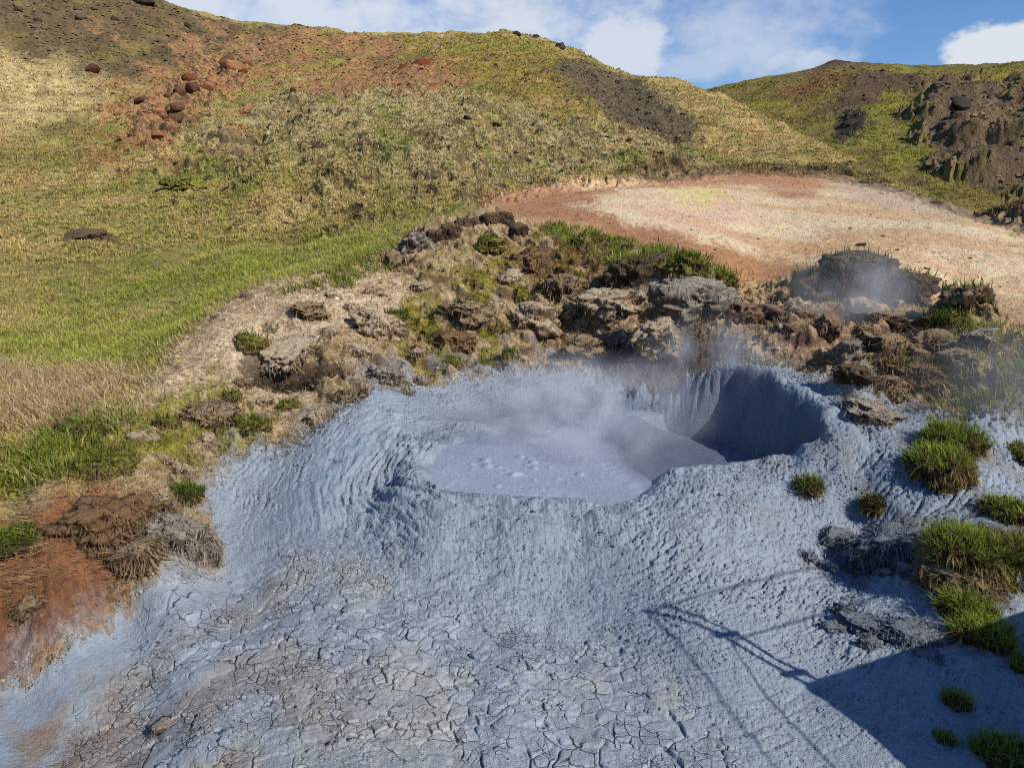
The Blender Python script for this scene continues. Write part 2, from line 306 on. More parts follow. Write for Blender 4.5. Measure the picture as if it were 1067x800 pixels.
rb = mask([(820,600),(900,560),(990,590),(1080,640),(1100,700),(960,690),(860,660)], .06, .1, .05)[m]
z += rb * (.022 * ridged(xm / .12, ym / .12, 3, 711) + .03 * sp)
z = z * sst(-.16, .0, sd)
Zt[m] += z * mm + .05 * mm * sp
# raised lip, then the pit itself
lip = np.exp(-((pit + .07) / .13) ** 2)
Zt += lip * near * (.012 + .03 * on(*NEAR_, fbm, X / .14, Y / .14, 3, 721))
leftdip = np.exp(-((X - world(400, 505, .3)[0]) / .22) ** 2 - ((Y - world(400, 505, .3)[1]) / .5) ** 2)
Zt -= .10 * leftdip
steep = .46 + .8 * sst(0, .8, np.sin(ang)) * sst(.5, -.6, np.cos(ang)) + .12 * sst(-.3, .6, np.sin(ang))
inside = sst(0, 1, pit / steep); lowm = np.zeros(RR.shape, np.float32); pk = pit > -.5; lowm[pk] = lower(X[pk], Y[pk])
Zt = np.where(pit > 0, Zt * (1 - inside) + (POOLZ - .25 - (POOLZ - LOWZ) * lowm) * inside + .014 * on(*NEAR_, fbm, X / .30, Y / .30, 4, 731) * (1 - inside) * sst(0, .1, pit), Zt)
Zt = Zt.astype(np.float32)

def ground(x, y):
    """height of the finished ground"""
    th = math.atan2(x, y); l = math.log(math.hypot(x, y))
    i = min(max(np.searchsorted(TH, th) - 1, 0), NT - 2); j = min(max(np.searchsorted(LL, l) - 1, 0), NL - 2)
    fa = (th - TH[i]) / (TH[i + 1] - TH[i]); fb = (l - LL[j]) / (LL[j + 1] - LL[j])
    return float((Zt[i, j] * (1 - fa) + Zt[i + 1, j] * fa) * (1 - fb) + (Zt[i, j + 1] * (1 - fa) + Zt[i + 1, j + 1] * fa) * fb)
def spot(px, py):
    th, l = hit(px, py); r = math.exp(l); x, y = r * math.sin(th), r * math.cos(th)
    return Vector((x, y, ground(x, y)))

# ------------------------------------------------------------------ ground colours (albedo)
dzl = np.gradient(Zt, axis=1) / (np.gradient(LL)[None, :] * RR); dzt = np.gradient(Zt, axis=0) / (np.gradient(TH)[:, None] * RR)
slope = np.sqrt(dzl ** 2 + dzt ** 2).astype(np.float32)
C = np.empty(RR.shape + (3,), np.float32); C[:] = lin((130, 118, 66))
def lay(c, w, var=.2, seed=0, sc=1.0):
    global C
    v = 1 + var * (1.1 * WN1 + .9 * WF1 if seed % 2 == 0 else 1.1 * WN2 + .9 * WF2)
    w = np.clip(w, 0, 1)[..., None]
    C = C * (1 - w) + (lin(c) * np.maximum(v, .3)[..., None]) * w
gn = on(*HILL_, fbm, X / 6, Y / 6, 4, 801); gm = on(*HILL_, fbm, X / 1.4, Y / 1.4, 4, 811)
lay((116, 112, 56), sst(.0, .5, gn) * .8, .25, 1); lay((164, 142, 94), sst(.05, .5, -gn + .3 * gm) * .75, .25)
lay((116, 122, 44), GREEN * (.5 + .5 * sst(-.2, .2, gm + .5 * gn)), .25, 1); lay((108, 118, 36), GREEN2 * .45 * sst(-.2, .3, gm), .25)
lay((164, 146, 92), GREEN * sst(.2, .5, gn) * .6, .2)
lay((112, 106, 54), YGREEN * .7, .25, 1); lay((170, 148, 104), STRAW2 * .8, .3); lay((176, 152, 100), STRAW * .85, .25, 1)
lay((146, 132, 92), GREYHUM * .8, .3); lay((124, 106, 50), YMOSS * .85, .3, 1); lay((112, 98, 40), YMOSS * sst(.1, .4, gm) * .7, .3)
lay((84, 68, 50), DTOP * .9, .35); lay((110, 96, 50), DTOP * sst(.12, .4, gn) * .7, .3, 1)
lay((126, 90, 62), RUST1 * .85, .3); lay((118, 112, 46), RUST1 * sst(.05, .3, gn + .5 * gm) * .7, .2, 1); lay((130, 92, 62), RUST2 * .92, .25, 1); lay((112, 106, 48), RUST2 * sst(.05, .3, gm) * .6, .2); lay((120, 70, 42), RUST3 * .7, .25)
lay((142, 104, 68), ORANGE * .85, .3); lay((112, 104, 44), ORANGE * sst(.15, .4, gm) * .6, .2)
lay((82, 70, 56), DSCREE * .95, .22)
lay((70, 56, 40), hill * sst(.35, .95, slope - .42) * .8, .3)                          # bare soil where the turf is steep
p1 = on(*HILL_, fbm, T2 * 16, L2 * 9, 4, 903); p2 = on(*HILL_, fbm, T2 * 16 + 40, L2 * 9, 4, 905)
lay((150, 122, 78), hill * (1 - scree) * (1 - GREEN) * sst(.1, .36, p1) * .5, .25); lay((108, 112, 42), hill * (1 - scree) * sst(.04, .34, p2) * .55, .25, 1); lay((96, 80, 52), hill * (1 - GREEN) * sst(.16, .4, p1 * -1) * .6, .3)
lay((134, 100, 66), hill * sst(.04, .26, fbm(T2 * 22, L2 * 14, 4, 907)) * mask([(100,30),(330,25),(480,60),(470,110),(300,125),(150,190),(60,180),(90,110)], .12, .12, .05) * .95, .25)
lay((148, 124, 80), mask([(600,140),(640,95),(690,82),(715,86),(765,108),(830,140),(870,158),(920,188),(850,170),(760,164),(690,160)], .06, .08, .05) * (1 - DSCREE) * sst(-.4, .1, p1) * .75, .25)
# far hill
fg = on(*FAR_, fbm, X / 22, Y / 22, 4, 821); fg2 = on(*FAR_, fbm, X / 8, Y / 8, 4, 831)
lay((104, 94, 46), FAR, .2); lay((118, 112, 40), FAR * sst(-.05, .4, fg) * .8, .2, 1); lay((84, 70, 48), FAR * sst(.0, .4, -fg2) * .7, .2)
lay((116, 112, 44), F_GREEN * sst(-.25, .2, fg2) * .8, .25); lay((122, 110, 44), F_MOSS * .85, .2, 1); lay((80, 62, 50), F_BROWN * .9, .2); lay((102, 66, 44), F_RED * .7, .2, 1)
lay((88, 72, 57), F_ROCK * .9, .25); lay((84, 68, 54), F_ROCK2 * .85, .25, 1); lay((104, 100, 40), F_ROCK2 * sst(.12, .35, fg) * .8, .2); lay((50, 46, 42), F_ROCK3, .2); lay((74, 62, 52), PEAK * 1.6, .2); lay((112, 88, 62), F_SAND * .8, .2, 1)
# clay
lay((198, 164, 124), CLAY, .16)
cr = mask([(600,215),(680,196),(760,190),(850,196),(950,215),(1080,262),(1300,280),(1300,310),(1080,300),(960,262),(850,250),(740,256),(640,235)], .06, .12, .06)
lay((212, 188, 150), cr * .85, .14, 1)
lay((208, 172, 142), mask([(640,215),(760,205),(800,228),(770,250),(690,238)], .05, .08, .04) * .8, .1)
lay((216, 190, 112), mask([(690,196),(750,190),(760,208),(715,215)], .05, .1, .06) * .8, .2, 1)
lay((212, 192, 150), CLAY * sst(.05, .3, on(*CLAY_, fbm, X / 1.5 + Y / 3, Y / 3.5, 5, 851)) * sst(.0, .25, T2 + .1) * .75, .12)
lay((186, 142, 92), CLAY * .7 * sst(.0, .25, on(*CLAY_, fbm, X / 2.6 + Y / 4, Y / 5, 5, 861)) * sst(.1, .35, T2) * .8, .16, 1)
lay((158, 108, 70), mask([(505,212),(560,200),(640,198),(600,215),(640,230),(730,250),(800,268),(850,275),(940,300),(1080,345),(1300,360),(1300,400),(1080,376),(1020,350),(940,296),(890,290),(830,290),(775,300),(742,290),(700,270),(640,248),(560,232),(515,226)], .05, .07, .04) * .8, .16)
lay((156, 98, 68), mask([(640,199),(720,185),(800,180),(860,186),(850,206),(815,208),(790,194),(720,194)], .03, .05, .04) * .6, .2, 1)
lay((186, 166, 140), mask([(860,192),(905,192),(1010,226),(1000,232),(900,212)], .03, .05, .04) * .7, .15)
lay((92, 74, 50), EDGE * .7, .3); lay((46, 38, 30), EDGE * sst(.05, .35, on(*CLAY_2, fbm, X / 1.2, Y / 1.2, 4, 841)) * .9, .2, 1)
# bank
bn = on(*NEAR_, fbm, X / .45, Y / .45, 5, 871); bn2 = on(*NEAR_, fbm, X / 1.1, Y / 1.1, 4, 881)
lay((160, 138, 104), BANK, .25); lay((186, 166, 136), BEIGE * .95, .2, 1); lay((174, 150, 120), BEIGE2 * .85, .22)
lay((136, 110, 72), BANK * (1 - BEIGE * .7) * sst(.0, .3, bn2) * .6, .3, 1)
lay((128, 118, 46), np.maximum.reduce([MOSS, MOSS2]) * sst(-.22, .12, bn), .3); lay((92, 106, 26), np.maximum(MOSS3, MOSS4) * sst(-.3, .1, bn), .3, 1)
lay((104, 72, 40), RUSTB * sst(-.2, .2, bn) * .8, .3); lay((150, 118, 98), PINK * .75, .2, 1)
lay((118, 80, 52), RED, .35); lay((140, 84, 48), RED2 * sst(-.2, .2, bn) * .8, .25, 1); lay((140, 124, 100), RED * sst(.12, .35, bn2 + .4 * bn) * .5, .2)
lay((72, 54, 42), BANK * (1 - RED) * sst(1.0, 2.0, slope) * .8, .3)
lay((20, 15, 12), sst(.1, .5, hol) * .95, .1)  # shade inside the hollow, painted nearly black into the soil
lay((96, 112, 30), BANK * sst(-.1, .25, bn2) * sst(.7, .3, slope) * mask([(-60,535),(20,515),(90,470),(130,440),(250,455),(220,480),(100,520),(0,560),(-60,570)], .04, .06, .03) * .8, .3)
lay((128, 128, 50), mask([(-60,470),(20,468),(90,438),(150,415),(200,405),(260,425),(270,455),(200,470),(120,490),(60,505),(0,512),(-60,515)], .04, .06, .04) * sst(-.2, .15, bn) * .8, .3)
# grey staining, then mud
mv = on(*NEAR_0, fbm, X / .5, Y / .5, 4, 891); mv2 = on(*NEAR_0, fbm, X / 1.7, Y / 1.7, 3, 895); mv3 = on(*NEAR_0, fbm, X / .06, Y / .06, 3, 897)
stain = STAIN * sst(-.35, .25, mv + .35 * bn)
lay((126, 128, 134), stain * .8, .2)
ledge_shade = mask([(612,350),(690,350),(765,342),(780,372),(740,382),(690,388),(620,384)], .03, .04, .03); lay((50, 43, 40), ledge_shade * .8, .25)  # dark soil with the shade under the overhanging ledge painted in
lay((146, 156, 165), MUD, .14)
lay((126, 138, 150), MUD * sst(.0, .4, mv2) * .7, .1, 1)
lay((152, 157, 158), MUD * PLATES * (.4 + .4 * sst(-.1, .3, mv)), .14)
lay((166, 164, 155), MUD * PLATES * sst(-.1, .25, mv2 + .3 * mv - .8 * T2 - .15) * .7, .14, 1)
lay((138, 150, 161), MUD * STREAM * .8, .06)
lay((140, 140, 138), MUD * mask([(-100,800),(60,760),(200,700),(260,690),(200,760),(100,860),(-100,900)], .06, .08, .04) * sst(-.2, .2, mv) * .8, .15, 1)
lay((128, 98, 68), MUD * mask([(-200,740),(0,740),(60,730),(110,750),(60,820),(0,900),(-200,900)], .08, .1, .05) * sst(-.2, .25, mv + .3 * mv2) * .75, .2)
lay((124, 110, 90), MUD * PLATES * sst(.2, .42, mv + .4 * mv3) * mask([(60,900),(140,700),(260,720),(420,700),(480,730),(440,800),(300,900)], .1, .1, .05) * .35, .2)
lay((126, 118, 112), MUD * sst(.2, .34, T2) * sst(.0, .3, mv + .5 * sp.mean() + .3 * bn) * .45 * sst(5, 8, RR), .2, 1)
wet = sst(.9, .1, np.where(near, -pit, 9)) * sst(-.1, .3, fbm(T2 * 40, L2 * 26, 4, 921)) * MUD; lay((97, 110, 125), wet * .6, .1)
lay((140, 126, 108), MUD * sst(-.22, -.42, T2) * sst(6.5, 4.2, RR) * sst(-.3, .2, mv) * .5, .18)
lay((104, 92, 76), mask([(840,575),(930,548),(1080,530),(1300,530),(1300,650),(1050,640),(990,615),(940,600)], .05, .1, .05) * sst(-.25, .15, mv + .4 * bn) * .8, .25, 1)
deep = sst(.0, .12, pit) * lowm  # right pit walls: their shade painted in as darker mud
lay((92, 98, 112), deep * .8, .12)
hv = np.clip(hill + FAR, 0, 1); C *= (1 + hv * (.62 + .36 * gm + .20 * WF1))[..., None]; C *= 1 + (.15 * CLAY + .42 * BANK * (1 - MUD))[..., None]
gy = C.mean(-1, keepdims=True); C += (gy - C) * (.03 * hv)[..., None]
C = np.clip(C, .012, .75)
# ------------------------------------------------------------------ materials
def nodes(name):
    mt = bpy.data.materials.new(name); mt.use_nodes = True; nt = mt.node_tree
    b = nt.nodes["Principled BSDF"]; return mt, nt, b
def mat_ground(name, rough, spec, scales, bump, dist, var):
    mt, nt, b = nodes(name); N, Lk = nt.nodes, nt.links
    at = N.new("ShaderNodeAttribute"); at.attribute_name = "Col"
    geo = N.new("ShaderNodeNewGeometry"); prev = None
    hs = None
    for k, (sc, w) in enumerate(scales):
        nz = N.new("ShaderNodeTexNoise"); nz.inputs["Scale"].default_value = sc; nz.inputs["Detail"].default_value = 5; nz.inputs["Roughness"].default_value = .65
        Lk.new(geo.outputs["Position"], nz.inputs["Vector"])
        ml = N.new("ShaderNodeMath"); ml.operation = 'MULTIPLY_ADD'; ml.inputs[1].default_value = w; ml.inputs[2].default_value = 0
        Lk.new(nz.outputs["Fac"], ml.inputs[0])
        if hs is not None: Lk.new(hs, ml.inputs[2])
        hs = ml.outputs[0]
    mr = N.new("ShaderNodeMapRange"); tot = sum(w for _, w in scales)
    mr.inputs["From Min"].default_value = .35 * tot; mr.inputs["From Max"].default_value = .65 * tot; mr.inputs["To Min"].default_value = 1 - var; mr.inputs["To Max"].default_value = 1 + var
    Lk.new(hs, mr.inputs["Value"])
    mx = N.new("ShaderNodeVectorMath"); mx.operation = 'SCALE'; Lk.new(at.outputs["Color"], mx.inputs[0]); Lk.new(mr.outputs[0], mx.inputs["Scale"])
    Lk.new(mx.outputs[0], b.inputs["Base Color"])
    bp = N.new("ShaderNodeBump"); bp.inputs["Strength"].default_value = bump; bp.inputs["Distance"].default_value = dist
    Lk.new(hs, bp.inputs["Height"]); Lk.new(bp.outputs[0], b.inputs["Normal"])
    b.inputs["Roughness"].default_value = rough; b.inputs["Specular IOR Level"].default_value = spec
    return mt
def mat_mud():
    mt = mat_ground("wet_grey_mud", .5, .4, [(34, 1.), (120, .6)], .75, .03, .12); nt = mt.node_tree; N, Lk = nt.nodes, nt.links; b = N["Principled BSDF"]
    col = b.inputs["Base Color"].links[0].from_socket; bump = b.inputs["Normal"].links[0].from_node; hs = bump.inputs["Height"].links[0].from_socket
    geo = N.new("ShaderNodeNewGeometry"); at = N.new("ShaderNodeAttribute"); at.attribute_name = "Plate"
    def m(op, a, b_=None, c=None):
        nd = N.new("ShaderNodeMath"); nd.operation = op
        for i, v in enumerate((a, b_, c)):
            if v is None: continue
            if hasattr(v, "node"): Lk.new(v, nd.inputs[i])
            else: nd.inputs[i].default_value = v
        return nd.outputs[0]
    def rmp(v, a, b_, lo=0., hi=1.):
        nd = N.new("ShaderNodeMapRange"); nd.interpolation_type = 'SMOOTHSTEP'; Lk.new(v, nd.inputs["Value"]); nd.inputs["From Min"].default_value = a; nd.inputs["From Max"].default_value = b_; nd.inputs["To Min"].default_value = lo; nd.inputs["To Max"].default_value = hi; return nd.outputs[0]
    def nzz(scale, det, off):
        nd = N.new("ShaderNodeTexNoise"); nd.inputs["Scale"].default_value = scale; nd.inputs["Detail"].default_value = det; a = N.new("ShaderNodeVectorMath"); a.inputs[1].default_value = (off, off, 0); Lk.new(geo.outputs["Position"], a.inputs[0]); Lk.new(a.outputs[0], nd.inputs["Vector"]); return nd
    wn = nzz(3.2, 4, 3.); w2 = nzz(16, 3, 8.)
    def warp(k1, k2):
        s1 = N.new("ShaderNodeVectorMath"); s1.operation = 'MULTIPLY_ADD'; Lk.new(wn.outputs["Color"], s1.inputs[0]); s1.inputs[1].default_value = (k1, k1, 0); Lk.new(geo.outputs["Position"], s1.inputs[2])
        s2 = N.new("ShaderNodeVectorMath"); s2.operation = 'MULTIPLY_ADD'; Lk.new(w2.outputs["Color"], s2.inputs[0]); s2.inputs[1].default_value = (k2, k2, 0); Lk.new(s1.outputs[0], s2.inputs[2]); return s2.outputs[0]
    size = nzz(1.3, 3, 21.).outputs["Fac"]; tot_c = tot_h = cellv = None
    for sc, wd, sel, off, k1, k2 in ((6.6, .050, rmp(size, .46, .52), 31., .22, .05), (12., .068, rmp(size, .56, .49), 41., .16, .04), (22., .09, rmp(size, .47, .40), 51., .1, .025)):
        P = warp(k1, k2); fl = N.new("ShaderNodeVectorMath"); fl.operation = 'MULTIPLY'; fl.inputs[1].default_value = (1, 1.15, 0); Lk.new(P, fl.inputs[0])
        ve = N.new("ShaderNodeTexVoronoi"); ve.voronoi_dimensions = '2D'; ve.feature = 'DISTANCE_TO_EDGE'; ve.inputs["Scale"].default_value = sc; Lk.new(fl.outputs[0], ve.inputs["Vector"])
        v1 = N.new("ShaderNodeTexVoronoi"); v1.voronoi_dimensions = '2D'; v1.feature = 'F1'; v1.inputs["Scale"].default_value = sc; Lk.new(fl.outputs[0], v1.inputs["Vector"])
        gate = rmp(nzz(3.4, 3, off).outputs["Fac"],  .40, .54); gate = m('MULTIPLY', gate, sel)
        wdn = m('MULTIPLY', rmp(nzz(7., 2, off + 5).outputs["Fac"], .35, .65, .25, 1.5), wd)
        crack = m('SUBTRACT', 1.0, m('SMOOTH_MIN', m('DIVIDE', ve.outputs["Distance"], wdn), 1.0, .3)); crack = m('MULTIPLY', m('MAXIMUM', crack, 0.), gate)
        df = N.new("ShaderNodeVectorMath"); df.operation = 'SUBTRACT'; Lk.new(fl.outputs[0], df.inputs[0]); Lk.new(v1.outputs["Position"], df.inputs[1])
        dt = N.new("ShaderNodeVectorMath"); dt.operation = 'DOT_PRODUCT'; dt.inputs[1].default_value = (-.35, -.94, 0); Lk.new(df.outputs[0], dt.inputs[0])
        sp = N.new("ShaderNodeSeparateColor"); Lk.new(v1.outputs["Color"], sp.inputs[0])
        near_edge = rmp(dt.outputs["Value"], -.25 / sc, .35 / sc)                      # gaps yawn under the curled near edge, close at the far one
        crack = m('MULTIPLY', crack, m('MULTIPLY_ADD', near_edge, .75, .25))
        h = m('MULTIPLY', m('MULTIPLY_ADD', dt.outputs["Value"], 7.0, m('MULTIPLY', sp.outputs[0], .9 * 5 / sc)), gate); h = m('MULTIPLY_ADD', crack, -1.6, h)
        cv = m('MULTIPLY', m('SUBTRACT', sp.outputs[1], .5), sel)
        tot_c = crack if tot_c is None else m('MAXIMUM', tot_c, crack); tot_h = h if tot_h is None else m('ADD', tot_h, h); cellv = cv if cellv is None else m('ADD', cellv, cv)
    pl = at.outputs["Fac"]; cr = m('MULTIPLY', tot_c, pl)
    sc_ = N.new("ShaderNodeVectorMath"); sc_.operation = 'SCALE'; Lk.new(col, sc_.inputs[0]); Lk.new(m('MULTIPLY_ADD', m('MULTIPLY', cellv, pl), .22, 1.0), sc_.inputs["Scale"])
    mx = N.new("ShaderNodeMix"); mx.data_type = 'RGBA'; Lk.new(m('MINIMUM', m('MULTIPLY', cr, 1.25), .93), mx.inputs[0]); Lk.new(sc_.outputs[0], mx.inputs[6]); mx.inputs[7].default_value = (.030, .027, .024, 1); Lk.new(mx.outputs[2], b.inputs["Base Color"])  # crack colour: wet soil with the gap's deep shadow painted in
    hh = m('MULTIPLY_ADD', m('MULTIPLY', tot_h, pl), .85, m('MULTIPLY', hs, m('MULTIPLY_ADD', pl, -.45, 1.0))); Lk.new(hh, bump.inputs["Height"])
    rg = rmp(nzz(2.2, 4, 61.).outputs["Fac"], .38, .62, .34, .66); Lk.new(rg, b.inputs["Roughness"])
    return mt
M_MUD = mat_mud()
M_SOIL = mat_ground("turf_soil", .9, .15, [(14, 1.), (60, .7)], .9, .06, .30)
M_CLAY = mat_ground("baked_clay", .85, .2, [(6, 1.), (30, .8)], .8, .08, .16)
M_HILL = mat_ground("hill_turf", .95, .1, [(2.5, 1.), (9, 1.)], .9, .22, .35)
M_FAR = mat_ground("far_turf", .95, .1, [(.5, 1.), (2.2, 1.)], .9, .9, .3)

def tag(o, label=None, cat=None, group=None, kind=None):
    if label: o["label"] = label
    if cat: o["category"] = cat
    if group: o["group"] = group
    if kind: o["kind"] = kind
    return o
def link(o, parent=None):
    COL.objects.link(o)
    if parent is not None: o.parent = parent
    return o
def mesh_np(name, V, Fq, colors=None, mats=None, smooth=True, parent=None, extra=None):
    me = bpy.data.meshes.new(name); k = Fq.shape[1]
    me.vertices.add(len(V)); me.vertices.foreach_set("co", np.ascontiguousarray(V, np.float32).ravel())
    me.loops.add(Fq.size); me.loops.foreach_set("vertex_index", np.ascontiguousarray(Fq, np.int32).ravel())
    me.polygons.add(len(Fq)); me.polygons.foreach_set("loop_start", np.arange(0, Fq.size, k, dtype=np.int32))
    try: me.polygons.foreach_set("loop_total", np.full(len(Fq), k, np.int32))
    except Exception: pass
    me.update(calc_edges=True)
    if smooth: me.polygons.foreach_set("use_smooth", np.ones(len(Fq), bool))
    if colors is not None:
        at = me.attributes.new("Col", 'FLOAT_COLOR', 'POINT')
        at.data.foreach_set("color", np.concatenate([colors, np.ones((len(V), 1), np.float32)], 1).astype(np.float32).ravel())
    if extra is not None: me.attributes.new("Plate", 'FLOAT', 'POINT').data.foreach_set("value", np.ascontiguousarray(extra, np.float32))
    if mats: me.materials.append(mats)
    return link(bpy.data.objects.new(name, me), parent)

# ------------------------------------------------------------------ the ground, cut along its natural borders
lab = np.where(FAR > .5, 0, np.where(MUD > .5, 2, np.where(CLAY > .5, 3, np.where(BANK > .5, 4, 1)))).astype(np.int8)
idx = np.arange(NT * NL, dtype=np.int64).reshape(NT, NL)
quads = np.stack([idx[:-1, :-1], idx[:-1, 1:], idx[1:, 1:], idx[1:, :-1]], -1).reshape(-1, 4)[:, ::-1]
fl_ = np.maximum(lab[:-1, :-1], np.maximum(lab[1:, 1:], np.maximum(lab[:-1, 1:], lab[1:, :-1]))).reshape(-1)
fl_[:] = lab[:-1, :-1].reshape(-1)
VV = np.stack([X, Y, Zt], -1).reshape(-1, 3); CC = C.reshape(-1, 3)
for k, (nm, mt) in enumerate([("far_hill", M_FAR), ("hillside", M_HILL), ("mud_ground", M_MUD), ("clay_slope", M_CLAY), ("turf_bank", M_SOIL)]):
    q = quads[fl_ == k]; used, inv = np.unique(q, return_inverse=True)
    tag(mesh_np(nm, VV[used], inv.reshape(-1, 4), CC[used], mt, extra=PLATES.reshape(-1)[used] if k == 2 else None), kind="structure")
del quads

# ------------------------------------------------------------------ grass, straw and root strands
def mat_blade(name, rough=.75):
    mt, nt, b = nodes(name); N, Lk = nt.nodes, nt.links
    at = N.new("ShaderNodeAttribute"); at.attribute_name = "Col"; geo = N.new("ShaderNodeNewGeometry")
    nzt = N.new("ShaderNodeTexNoise"); nzt.inputs["Scale"].default_value = 9; Lk.new(geo.outputs["Position"], nzt.inputs["Vector"])
    mr = N.new("ShaderNodeMapRange"); mr.inputs["From Min"].default_value = .3; mr.inputs["From Max"].default_value = .7; mr.inputs["To Min"].default_value = .75; mr.inputs["To Max"].default_value = 1.25; Lk.new(nzt.outputs["Fac"], mr.inputs["Value"])
    mx = N.new("ShaderNodeVectorMath"); mx.operation = 'SCALE'; Lk.new(at.outputs["Color"], mx.inputs[0]); Lk.new(mr.outputs[0], mx.inputs["Scale"])
    Lk.new(mx.outputs[0], b.inputs["Base Color"]); b.inputs["Roughness"].default_value = rough; b.inputs["Specular IOR Level"].default_value = .2
    tr = N.new("ShaderNodeBsdfTranslucent"); Lk.new(mx.outputs[0], tr.inputs["Color"]); ms = N.new("ShaderNodeMixShader"); ms.inputs[0].default_value = .35
    Lk.new(b.outputs[0], ms.inputs[1]); Lk.new(tr.outputs[0], ms.inputs[2]); Lk.new(ms.outputs[0], N["Material Output"].inputs["Surface"])
    return mt
M_BLADE = mat_blade("grass_blade")
M_TURF = mat_ground("peat_turf", .95, .1, [(22, 1.), (90, .8)], 1.0, .05, .35)
M_ROCK = mat_ground("lava_rock", .9, .2, [(4, 1.), (18, .8)], .9, .12, .30)
M_STONE = mat_ground("small_stone", .85, .25, [(20, 1.), (80, .8)], .9, .02, .25)

def blades(P, Hh, Wd, lean, base, tip, rng, bend=.35, simple=False):
    n = len(P); a = rng.random(n) * 6.2832; side = np.stack([np.cos(a), np.sin(a), np.zeros(n)], 1) * (Wd / 2)[:, None]
    L3 = np.concatenate([lean, np.zeros((n, 1))], 1); up = np.zeros((n, 3)); up[:, 2] = 1
    t3 = P + L3 + up * Hh[:, None]
    if simple:
        V = np.stack([P - side, P + side, t3], 1).reshape(-1, 3); c = np.stack([base, base, tip], 1).reshape(-1, 3)
        Fq = np.arange(3 * n).reshape(n, 3)
    else:
        md = P + L3 * bend + up * (Hh * .62)[:, None]
        V = np.stack([P - side, P + side, md - side * .8, md + side * .8, t3], 1).reshape(-1, 3)
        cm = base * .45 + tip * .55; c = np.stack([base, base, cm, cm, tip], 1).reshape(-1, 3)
        k = (np.arange(n) * 5)[:, None]; Fq = np.concatenate([k + [0, 1, 3], k + [0, 3, 2], k + [2, 3, 4]], 1).reshape(-1, 3)
    return V, Fq, np.clip(c, .005, .9)
def zgrid(th, l):
    i = np.clip(np.searchsorted(TH, th) - 1, 0, NT - 2); j = np.clip(np.searchsorted(LL, l) - 1, 0, NL - 2)
    fa = (th - TH[i]) / (TH[i + 1] - TH[i]); fb = (l - LL[j]) / (LL[j + 1] - LL[j])
    z = (Zt[i, j] * (1 - fa) + Zt[i + 1, j] * fa) * (1 - fb) + (Zt[i, j + 1] * (1 - fa) + Zt[i + 1, j + 1] * fa) * fb
    return z, i, j
def scatter(n, r0, r1, wgt, rng, t0=-.72, t1=.72):
    """n points on the ground between two distances, kept in proportion to a weight map"""
    th = rng.random(n) * (t1 - t0) + t0; l = math.log(r0) + rng.random(n) * (math.log(r1) - math.log(r0))
    z, i, j = zgrid(th, l); k = rng.random(n) < wgt[i, j]
    th, l, z, i, j = th[k], l[k], z[k], i[k], j[k]; r = np.exp(l)
    return np.stack([r * np.sin(th), r * np.cos(th), z], 1), i, j, r
def field(name, n, r0, r1, wgt, hfun, wfun, leanf, cfun, nb, seed, spread, simple=True, label=None, sink=.02, t0=-.72):
    rng = np.random.default_rng(seed); P, i, j, r = scatter(n, r0, r1, wgt, rng, t0)
    P = np.repeat(P, nb, 0); i = np.repeat(i, nb); j = np.repeat(j, nb); r = np.repeat(r, nb); m = len(P)
    hh = hfun(r); o = rng.normal(0, 1, (m, 2)) * (spread * hh)[:, None]; P[:, :2] += o; P[:, 2] -= sink * hh
    h = hh * (.5 + .8 * rng.random(m)); lean = (rng.normal(0, 1, (m, 2)) * .5 + o / (hh[:, None] + 1e-6) * .5 + np.array(leanf)) * h[:, None]
    base, tip = cfun(C[i, j], rng, m)
    V, Fq, c = blades(P, h, wfun(r), lean, base, tip, rng, simple=simple)
    return tag(mesh_np(name, V, Fq, c, M_BLADE, smooth=False), kind="stuff")
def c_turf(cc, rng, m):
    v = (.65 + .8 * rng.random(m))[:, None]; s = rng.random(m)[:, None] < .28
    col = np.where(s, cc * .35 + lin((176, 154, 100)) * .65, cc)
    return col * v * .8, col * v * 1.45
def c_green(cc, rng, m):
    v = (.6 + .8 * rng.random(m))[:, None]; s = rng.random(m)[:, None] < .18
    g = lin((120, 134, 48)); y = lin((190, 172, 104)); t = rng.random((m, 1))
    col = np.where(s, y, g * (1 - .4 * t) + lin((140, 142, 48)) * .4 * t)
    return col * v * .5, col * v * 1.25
def c_straw(cc, rng, m):
    v = (.6 + .8 * rng.random(m))[:, None]; return np.tile(lin((150, 124, 88)), (m, 1)) * v, np.tile(lin((208, 184, 140)), (m, 1)) * v
grassy = np.clip(hill * (1 - .85 * scree) * (slope < 1.6), 0, 1)
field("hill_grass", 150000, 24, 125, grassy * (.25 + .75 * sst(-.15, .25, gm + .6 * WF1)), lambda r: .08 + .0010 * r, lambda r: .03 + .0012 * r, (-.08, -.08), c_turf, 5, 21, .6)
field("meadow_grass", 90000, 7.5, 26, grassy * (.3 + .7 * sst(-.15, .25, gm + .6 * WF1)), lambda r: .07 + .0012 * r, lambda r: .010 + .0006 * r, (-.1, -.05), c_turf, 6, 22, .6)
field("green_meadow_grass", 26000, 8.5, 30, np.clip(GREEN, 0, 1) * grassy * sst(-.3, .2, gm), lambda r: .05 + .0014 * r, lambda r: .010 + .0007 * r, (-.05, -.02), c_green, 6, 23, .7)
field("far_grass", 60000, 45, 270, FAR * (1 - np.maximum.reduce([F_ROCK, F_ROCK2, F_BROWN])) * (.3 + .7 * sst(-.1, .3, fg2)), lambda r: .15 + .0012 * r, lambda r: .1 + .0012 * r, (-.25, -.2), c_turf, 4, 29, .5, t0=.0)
field("dry_grass", 16000, 7.0, 12.5, STRAW * (1 - MUD), lambda r: r * 0 + .17, lambda r: r * 0 + .010, (-.25, -.35), c_straw, 5, 24, .5, simple=False)
